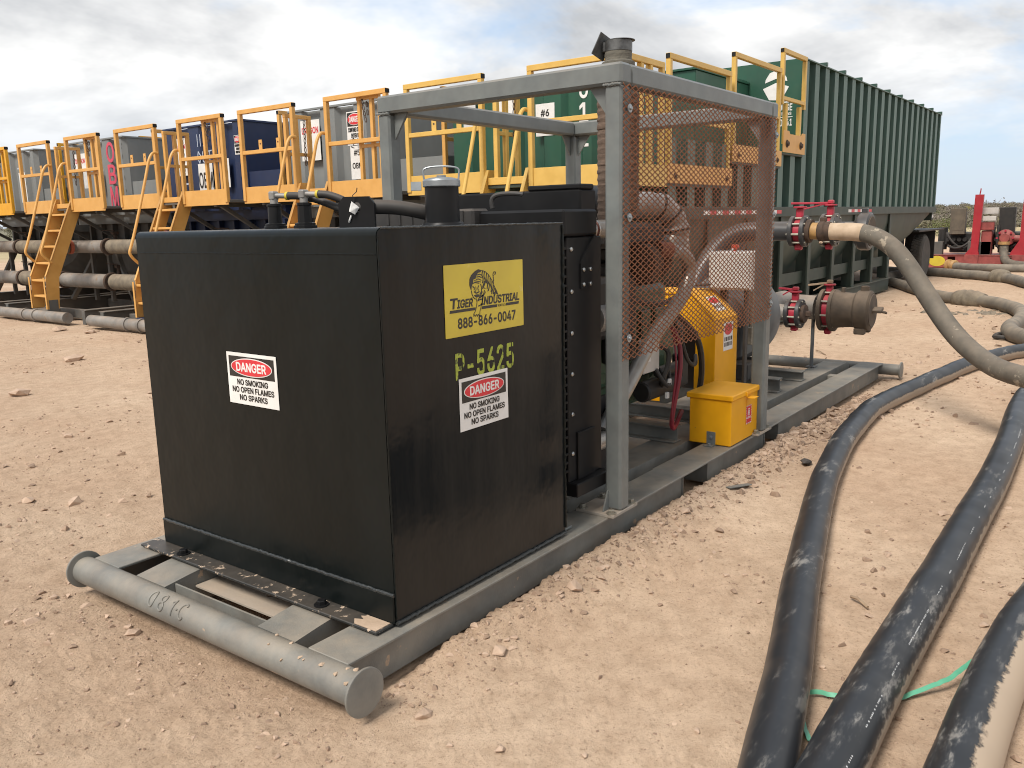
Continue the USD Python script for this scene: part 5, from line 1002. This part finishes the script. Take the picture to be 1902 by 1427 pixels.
    b = MB(); b.bb((5.985, Yl - 1.2 + .0, 1.955), (5.997, Yl - 1.8 + .6 - .0, 1.957), 0) if False else b.bb((6.0, Yr + 1.19, 2.03), (6.05, Yr + 1.77, 2.11), .003); part(wk, 'threshold', b, m)
    rail_section(t, Yr + .02, Yr + 1.16, m, tabs=False); rail_section(t, Yr + 1.78, Yl - .02, m, tabs=True)
    # the corner of the catwalk, then the gate folded back behind the right-hand section
    if side:
        b = MB(); b.beam((6.035, Yr, 3.22), (6.86, Yr, 3.22), .06, .06); cr = part(t, 'corner_rail', b, m)
        for x in (6.36, 6.56, 6.83): b = MB(); post_beam(b, (x, Yr, 1.99), (x, Yr, 3.189), .056); part(cr, 'post', b, m)
        b = MB(); b.beam((6.035, Yr, 2.66), (6.86, Yr, 2.66), .05, .05); part(cr, 'mid_rail', b, m); b = MB(); b.bb((6.0, Yr - .042, 1.955), (6.90, Yr - .030, 2.185), .002); part(cr, 'toe_board', b, m)
        b = MB(); chain(b, (6.46, Yr - .02, 3.18), (6.45, Yr - .02, 2.80)); part(cr, 'chain', b, 'rail_yellow')
    else:
        b = MB()
        for y in (Yr + .22, Yr + .36, Yr + .58): post_beam(b, (6.065, y, 2.18), (6.065, y, 3.16), .05)
        post_beam(b, (6.065, Yr + .22, 3.185), (6.065, Yr + .62, 3.185), .05); post_beam(b, (6.065, Yr + .22, 2.60), (6.065, Yr + .58, 2.60), .04); gt = part(t, 'folded_gate', b, m)
        b = MB(); chain(b, (6.03, Yr + .50, 3.17), (6.03, Yr + .44, 2.88)); chain(b, (6.03, Yr + .42, 3.15), (6.03, Yr + .40, 2.95)); part(gt, 'chain', b, 'rust_dark')
    # side frame at the left end, and a rail along the stair on the right
    b = MB(); y = Yr + gy
    for x in (6.07, 6.24, 6.47): post_beam(b, (x, y, 2.03), (x, y, 3.08), .055)
    b.beam((6.04, y, 3.105), (6.50, y, 3.105), .055, .05); b.beam((6.07, y, 2.60), (6.47, y, 2.60), .045, .045); b.box((6.0425, y, 3.105), (.002, .045, .04), 0); sg = part(t, 'side_gate', b, m)
    b = MB(); chain(b, (6.36, y - .04, 3.06), (6.34, y - .05, 2.45)); part(sg, 'chain', b, 'rust_dark')
    for k, (xa, xb, zt_, zb) in enumerate(((6.98, 8.66, 3.37, 2.0), (8.76, 10.40, 3.62, 2.30), (10.46, 11.44, 3.90, 2.52))):
        b = MB(); b.beam((xa, Yr, zt_ - .03), (xb, Yr, zt_ - .03), .06, .06); sr = part(t, 'stair_rail', b, m if side else m)
        for x in (xa + .03, xb - .03): b = MB(); post_beam(b, (x, Yr, zb + .03 if k < 2 else zt_ - .75), (x, Yr, zt_ - .061), .056); part(sr, 'post', b, m)
        b = MB(); b.beam((xa + (.06 if k < 2 else 0), Yr, zt_ - .66), (xb - (.06 if k < 2 else 0), Yr, zt_ - .66), .05, .05); part(sr, 'mid_rail', b, m)
        b = MB(); b.box((xa - .0015, Yr, zt_ - .03), (.002, .05, .05), 0); part(sr, 'open_tube_end', b, 'void_dark')
        if k < 2:
            b = MB(); b.bb((xa - .06, Yr - .042, zb), (xb + .05, Yr - .030, zb + .21), .003); tb = part(sr, 'toe_board', b, 'rail_orange' if side else m)
            for x in (xa + .12, xb - .12): b = MB(); b.hexbolt((x, Yr - .042, zb + .08), (0, -1, 0), .024, .02); part(tb, 'bolt', b, 'rust_dark')
            b = MB(); b.bb((xa - .05, Yr - .028, zb - .03), (xb + .05, yt - .005, zb - .001), .003); part(t, 'stair_landing', b, belly)
        else:
            for x in (10.62, 11.20): b = MB(); post_beam(b, (x, Yr - .01, 2.62), (x, Yr - .01, 3.17), .06); part(sr, 'post', b, m)
            b = MB(); b.poly(Polygon([(0, 0), (.92, 0), (.92, .30), (.80, .30), (.76, .26), (.26, .26), (.22, .30), (0, .30)]), .012, (10.48, Yr - .040, 2.50), NYR, ZU); tb = part(sr, 'mounting_plate', b, 'rail_orange' if side else m)
            for x in (10.62, 11.20): b = MB(); b.hexbolt((x, Yr - .052, 2.62), (0, -1, 0), .035, .03); part(tb, 'bolt', b, 'rust_dark')
            b = MB(); b.bb((10.40, Yr - .028, 2.47), (11.39, yt - .005, 2.495), .003); part(t, 'stair_landing', b, belly)
    if ladder:
        ya, yb = Yr + 1.20, Yr + 1.76; mm = mb or m
        for k, y in enumerate((ya, yb)):
            b = MB(); P = Polygon([(5.36, .26), (5.58, .26), (5.63, .80), (6.17, 2.02), (6.17, 2.20), (6.02, 2.20), (5.40, .84)]); b.poly(P, .012, (0, y + .006, 0), (1, 0, 0), ZU)
            b.bb((5.355, y - .022, .26), (5.362, y + .022, .82), .001); b.beam((5.395, y, .84), (6.012, y, 2.195), .045, .007, ZU, .001)
            if k == 0: ld = part(t, 'ladder', b, mm, ladder_label)
            else: part(ld, 'stringer', b, mm)
        for z in (.50, .78, 1.08, 1.37, 1.65, 1.93):
            xx = 5.47 if z < .84 else 5.47 + (z - .84) * .452; b = MB(); b.bb((xx - .07, ya + .008, z - .035), (xx + .09, yb - .008, z), .004); part(ld, 'rung', b, mm)
        for y in (ya - .02, yb + .02):
            p = [(6.0, y, 2.80), (5.93, y, 2.80), (5.86, y, 2.72), (5.80, y, 2.55), (5.58, y, 1.86), (5.40, y, 1.36), (5.37, y, 1.27), (5.40, y, 1.20), (5.50, y, 1.10), (5.53, y, 1.08)]
            b = MB(); b.tube(spline(p, 50), .022, 10); part(ld, 'handrail', b, mm)
        b = MB(); b.bb((5.40, ya - .012, .20), (5.56, ya - .007, .42), .002); b.bb((5.40, yb + .007, .20), (5.56, yb + .012, .42), .002); b.bb((5.36, ya, .20), (5.60, yb, .255), .004); part(ld, 'foot', b, belly)
    for kind, y, z, args in signs:
        O = (X1 - .004, y, z); dx = args.get('dx', 0); O = (X1 - .0035 + dx, y, z)
        if kind == 'text':
            b = MB(); b.poly(text2d(args['s'], 0, 0, args['h'], args.get('w'), bold=args.get('bold', True)), .003, O, NX, ZU); part(t, 'lettering', b, args['m'])
        elif kind == 'vtext':
            b = MB()
            for j, ch in enumerate(args['s']):
                if ch != ' ': b.poly(text2d(ch, 0, -j * args['p'], args['h'], args.get('w')), .003, O, NX, ZU)
            part(t, 'lettering', b, args['m'])
        elif kind == 'plate':
            b = MB(); b.poly(sbox(-args['w'] / 2, -args['h'] / 2, args['w'] / 2, args['h'] / 2), .003, O, NX, ZU); p = part(t, 'placard', b, args.get('m', 'sign_white'))
            for (s, dy, h, w, mc) in args.get('lines', ()): b = MB(); b.poly(text2d(s, 0, dy, h, w, bold=h > .04), .003, np.array(O) - (.0035, 0, 0), NX, ZU); part(p, 'lettering', b, mc)
        elif kind == 'danger':
            danger_sign(t, O, NX, ZU, args['w'], args['h'], args['lines'], lift=.003, ext=.003)
        elif kind == 'strokes':
            b = MB(); b.poly(unary_union([stroke(q, args['lw']) for q in args['q']]), .003, O, NX, ZU); part(t, 'chalk_writing', b, 'chalk_white')
    return t, fw
OBM = 'stencil_pink'; LINES3 = [('CONFINED SPACE', .84, .12), ('ENTER BY', .5, .12), ('PERMIT ONLY', .7, .12)]
yA, yB, yC, yD, yE = 15.90, 12.45, 8.95, 5.60, 2.35
build_tank(yA, 'tank_grey', 'rail_amber', 'grey storage tank farthest left with deep amber rails, cut off by the frame', full=False,
    signs=[('plate', yA + 1.50, 2.55, dict(w=.28, h=.62, lines=[('4', .05, .10, .06, 'sign_black')])), ('strokes', yA + 1.55, 2.95, dict(q=[[(-.12, 0), (.12, 0)]], lw=.03))])
build_tank(yB, 'tank_grey', 'rail_orange', 'grey storage tank with pink stencilled OBM on its folded front wall', full=False, ladder_label='orange ladder standing left of the black fuel tank',
    signs=[('plate', yB + 2.45, 2.92, dict(w=.42, h=.34, lines=[('DRAGON', -.01, .085, .36, 'sign_red')])), ('plate', yB + 2.30, 2.60, dict(w=.17, h=.34, m='sign_grey')), ('vtext', yB + 1.32, 2.88, dict(s='OBM', p=.40, h=.34, w=.27, m=OBM)), ('plate', yB + 1.72, 2.55, dict(w=.18, h=.40, lines=[('OBM', .1, .05, .13, 'sign_black')])),
           ('vtext', yB + .96, 3.06, dict(s='COO08', p=.19, h=.15, w=.10, m='sign_black', dx=.01))])
build_tank(yC, 'tank_blue', 'rail_orange', 'dark blue storage tank with a big white OBM placard', belly='tank_blue', full=False, ladder_label='orange ladder partly hidden behind the black fuel tank',
    signs=[('plate', yC + 2.55, 2.82, dict(w=.38, h=.62, lines=[('DRAGON', .13, .08, .32, 'sign_red')])), ('plate', yC + 1.86, 2.42, dict(w=.40, h=.52, lines=[('OBM', -.13, .24, .385, 'sign_black')])), ('plate', yC + 1.33, 2.50, dict(w=.26, h=.46, lines=[('OBM', .08, .06, .17, 'sign_grey')])),
           ('danger', yC + .93, 2.92, dict(w=.17, h=.30, lines=LINES3)), ('strokes', yC + 1.86, 2.86, dict(q=[[(-.16, .30), (-.16, .10)], [(-.08, .30), (-.08, .10)], [(.12, .27), (.02, .30), (.01, .21), (.10, .18), (.08, .10), (-.01, .11)], [(-.16, .02), (-.19, -.08), (-.14, -.17), (-.09, -.06), (-.16, .02)], [(-.04, .02), (-.04, -.14), (.01, -.17), (.05, -.14), (.05, .02)], [(.08, .01), (.22, .02)], [(.15, .01), (.15, -.17)]], lw=.018)),
           ('strokes', yC + 2.42, 2.20, dict(q=[[(-.13, .17), (.12, .17)], [(-.16, .12), (-.16, -.12)], [(.15, .12), (.15, -.12)], [(-.12, -.17), (.12, -.17)]], lw=.03))])
build_tank(yD, 'tank_grey', 'rail_orange', 'grey storage tank with a #5 OBM placard, behind the left post of the guard frame', full=False, gy=2.05, ladder_label='orange ladder behind the breather fittings of the fuel tank',
    signs=[('plate', yD + 2.52, 2.86, dict(w=.42, h=.58, lines=[('DRAGON', .10, .085, .36, 'sign_red')])), ('danger', yD + 1.56, 2.96, dict(w=.34, h=.46, lines=LINES3)), ('plate', yD + 1.55, 2.49, dict(w=.27, h=.46, lines=[('#5', .10, .075, .12, 'sign_black'), ('OBM', -.08, .075, .20, 'sign_black')])),
           ('vtext', yD + .96, 3.08, dict(s='OOO0', p=.17, h=.14, w=.10, m='sign_black', dx=.01)), ('strokes', yD + 1.56, 2.74, dict(q=[[(-.1, .05), (-.04, .09), (-.05, 0), (-.1, -.03), (-.04, -.05)], [(.04, .08), (.04, -.06)]], lw=.012))])
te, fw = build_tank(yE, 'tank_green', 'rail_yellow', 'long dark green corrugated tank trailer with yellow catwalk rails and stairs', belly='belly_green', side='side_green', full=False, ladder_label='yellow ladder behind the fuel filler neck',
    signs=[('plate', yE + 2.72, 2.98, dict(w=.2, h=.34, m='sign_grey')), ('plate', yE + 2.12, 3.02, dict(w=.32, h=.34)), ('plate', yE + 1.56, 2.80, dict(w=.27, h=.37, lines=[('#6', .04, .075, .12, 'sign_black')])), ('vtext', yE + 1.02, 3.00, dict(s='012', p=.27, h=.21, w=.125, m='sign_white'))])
def build_logo(fw):
    O = np.array((11.3935, yE + .42, 3.31)); b = MB(); up = Polygon([(-.16, .33), (-.10, .42), (0, .45), (.10, .42), (.16, .33), (.17, .28), (0, .33), (-.17, .28)]); lo = Polygon([(-.20, .20), (0, .27), (.20, .20), (.10, .03), (0, .02), (-.10, .03)])
    g = unary_union([up, lo, sbox(-.27, -.030, .27, -.014), sbox(-.27, -.245, .27, -.232), text2d('LIGHTHOUSE', 0, -.145, .095, .52), text2d('ENERGY SOLUTIONS', 0, -.212, .042, .50)])
    b.poly(unary_union([g, text2d('432-6', -.15, -.365, .095, .22), text2d('0141', .17, -.365, .095, .19)]), .003, O, NX, ZU); part(fw, 'company_logo', b, 'sign_white', 'white lighthouse company logo')
    b = MB(); b.bb((11.0, yE + .88, 3.40), (11.394, yE + 1.5, 3.66), .004); part(te, 'roof_box', b, 'tank_green')
build_logo(fw)
def build_axle():
    t = te
    for k, (y0, lab) in enumerate(((2.42, 'outer tyre'), (5.3, 'far tyre'))):
        s = 1 if k == 0 else -1; c = np.array((20.95, y0, .54)); b = MB(); w = .27
        b.lathe([(.30, 0), (.46, -.01), (.515, .02), (.535, .06), (.535, w - .06), (.515, w - .02), (.46, w + .01), (.30, w)], c, (0, s, 0), 48)
        for q in range(44):
            a = q * 2 * math.pi / 44
            for f in (.07, .15, .215): b.box(c + np.array((math.cos(a + f) * .538, s * f, math.sin(a + f) * .538)), (.05, .06, .012), .002, X=(-math.sin(a + f), 0, math.cos(a + f)), Y=(0, 1, 0))
        ty = part(t, 'tyre', b, 'tyre', lab); b = MB(); b.lathe([(.30, .02), (.29, .03), (.27, .07), (.16, .10), (.15, .03), (.06, .02), (.0, .02)], c, (0, s, 0), 36); part(ty, 'rim', b, 'rim_cream')
    b = MB(); b.cyl((20.95, 2.9, .54), (20.95, 5.0, .54), .07, 16); b.bb((20.1, 3.0, .60), (21.3, 3.12, 1.55), .01); b.bb((20.1, 4.6, .60), (21.3, 4.72, 1.55), .01); part(t, 'axle', b, 'engine_dark')
    b = MB(); b.bb((20.0, 2.40, 1.16), (22.9, 5.3, 1.20), .006); b.bb((22.3, 2.5, .45), (22.34, 3.2, 1.15), .004); part(t, 'mud_guard', b, 'engine_dark')
build_axle()

# ---------------------------------------------------------------- red pump skids at the far right
def build_red():
    t = thing('red_pump_skid', 'red pump skid with tall slanted red posts at the far right', 'skid'); X = 26.0
    b = MB(); pr = sbox(-3.5, 0, 3.6, .33).difference(unary_union([sbox(2.62, .14, 2.82, .30), sbox(.98, .10, 1.34, .28), sbox(-1.4, .10, -1.04, .28)])); b.poly(pr, .02, (X, 0, .02), (0, 1, 0), ZU); b.bb((X - .02, -3.5, .352), (X + .25, 3.6, .37), .003); b.bb((X - .005, -3.5, .0), (X + .25, 3.6, .019), .003); part(t, 'base_beam', b, 'red_dusty')
    b = MB(); b.bb((X + 1.9, -3.5, 0), (X + 2.0, 3.6, .35), .01); b.bb((X + .25, -3.5, .30), (X + 1.9, 3.6, .34), .01); part(t, 'deck', b, 'red_dusty')
    for y in (2.08, .88):
        b = MB(); b.poly(Polygon([(.30, .0), (-.05, 0), (-.05, .36), (-.02, .48), (-.07, 2.04), (.15, 2.04), (.17, .55), (.30, .36)]) if y > 1 else Polygon([(.30, 0), (-.30, 0), (-.30, .36), (-.06, .75), (-.10, 1.88), (.14, 1.88), (.16, .75), (.36, .40)]), .12, (X + .06, y, .03), (0, 1, 0), ZU); ps = part(t, 'slanted_post', b, 'red_paint')
        b = MB(); b.cyl((X + .1, y + .04, 2.06), (X + .1, y + .02, 2.24), .016, 8) if y > 1 else b.cyl((X + .1, y, 1.90), (X + .1, y, 1.96), .02, 8); part(ps, 'lifting_pin', b, 'red_paint')
        b = MB(); b.bb((X - .066, y - .06, .04), (X - .055, y + .30, .38), .003); part(ps, 'gusset_plate', b, 'red_dusty')
    b = MB(); b.poly(affinity.scale(Point(0, 0).buffer(1), .22, .15), .004, (X - .003, 3.10, .19), (0, -1, 0), ZU); part(t, 'yellow_emblem', b, 'sign_yellow')
    return t
def build_far_engine(yc, box_m, lab, pump):
    t = thing('skid_engine', lab, 'engine'); X = 26.6; b = MB(); b.bb((X, yc - .45, .62), (X + 1.0, yc + .35, 1.0), .04); b.bb((X - .1, yc - .3, .42), (X + .9, yc + .2, .62), .02)
    for k in range(5): b.cyl((X - .05, yc - .35 + k * .15, .80), (X - .14, yc - .35 + k * .15, .80), .06, 12)
    part(t, 'block', b, 'engine_dark'); b = MB(); b.tube(spline([(X - .1, yc - .4, .95), (X - .2, yc - .3, .7), (X - .2, yc, .55), (X - .1, yc + .25, .62)], 20), .035, 8); b.tube(spline([(X - .1, yc + .3, 1.0), (X - .2, yc + .1, .72), (X - .15, yc - .2, .5)], 20), .03, 8); part(t, 'hose', b, 'black_rubber')
    b = MB(); b.bb((X - .25, yc - .20, .95), (X - .02, yc + .20, 1.70), .01); bx = part(t, 'radiator_box', b, box_m); b = MB(); b.bb((X - .256, yc - .15, 1.06), (X - .2505, yc + .15, 1.62), .002); part(bx, 'panel', b, box_m if box_m == 'brown_box' else 'engine_dark')
    b = MB(); b.cyl((X + .1, yc - .40, 1.10), (X + .1, yc - .62, 1.25), .09, 12); b.cyl((X + .2, yc + .45, .5), (X + .2, yc + .45, 1.15), .13, 14); part(t, 'air_filter', b, 'engine_dark')
    b = MB(); b.bb((X - .30, yc + .35, .36), (X - .1, yc + .95, .74), .01); part(t, 'tool_box', b, 'belly_grey')
build_red()
build_far_engine(2.68, 'brown_box', 'engine with a weathered brown radiator box left of the first red post', False)
build_far_engine(1.42, 'engine_dark', 'engine with a black framed radiator box between the two red posts', True)
def build_far_pump():
    t = thing('red_pump', 'small dusty red pump with bolted casing between the red posts', 'pump'); X = 26.35; y = 1.42
    b = MB(); b.lathe([(.10, 0), (.24, .03), (.24, .20), (.12, .24), (.12, .34)], (X + .12, y, .84), (-1, 0, 0), 20); b.cyl((X, y, .84), (X, y - .55, .80), .10, 14); pp = part(t, 'casing', b, 'red_dusty')
    for k in range(8): a = k * math.pi / 4; b = MB(); b.cyl((X - .12, y + .2 * math.cos(a), .84 + .2 * math.sin(a)), (X - .16, y + .2 * math.cos(a), .84 + .2 * math.sin(a)), .028, 6); part(pp, 'bolt', b, 'valve_red')
    b = MB(); b.bb((X - .05, y + .34, .36), (X + .3, y + .62, 1.05), .02); b.bb((X - .1, y + .30, 1.06), (X + .1, y + .66, 1.3), .02); part(t, 'drive_housing', b, 'red_dusty'); b = MB(); b.bb((X - .14, y + .26, 1.33), (X - .1, y + .60, 1.46), .004); b.bb((X + .1, y + .24, 1.52), (X + .14, y + .66, 1.70), .004); part(t, 'control_box', b, 'panel_grey')
    b = MB(); b.tube(spline([(X - .1, y + .18, 1.2), (X - .12, y + .19, .8), (X - .1, y + .1, .5), (X - .05, y - .1, .36)], 24), .04, 8); part(t, 'coolant_hose', b, 'black_rubber')
    b = MB(); b.cyl((X - .2, y + .0, .66), (X - .2, y, .74), .15, 16); part(t, 'hose_clamp', b, 'ochre_steel')
    single('pump_hose', MB().tube(spline([(X - .2, y, .70), (X - .22, y - .01, .52), (X - .3, y - .04, .33), (X - .5, y - .16, .18), (X - .9, y - .5, .12), (X - 1.3, y - 1.1, .11), (X - 1.6, y - 2.2, .11)], 60), .115, 18), 'hose_grey', 'grey hose curving down from the small red pump', 'hose', smooth=True)
build_far_pump()
bush(62, 9.2, 1.2, 'scrub_green', 'pale green bush just right of the trailer bumper', n=1800, seed=21)
bush(66, 7.2, 1.7, 'twig', 'bare grey mesquite bush behind the brown radiator box', n=900, flat=.8, seed=22)
bush(70, 3.2, 1.6, 'scrub_olive', 'dull olive bush between the red posts', n=1500, seed=23)
bush(74, -.5, 1.8, 'scrub_olive', 'olive bush behind the black radiator box', n=1500, seed=24)
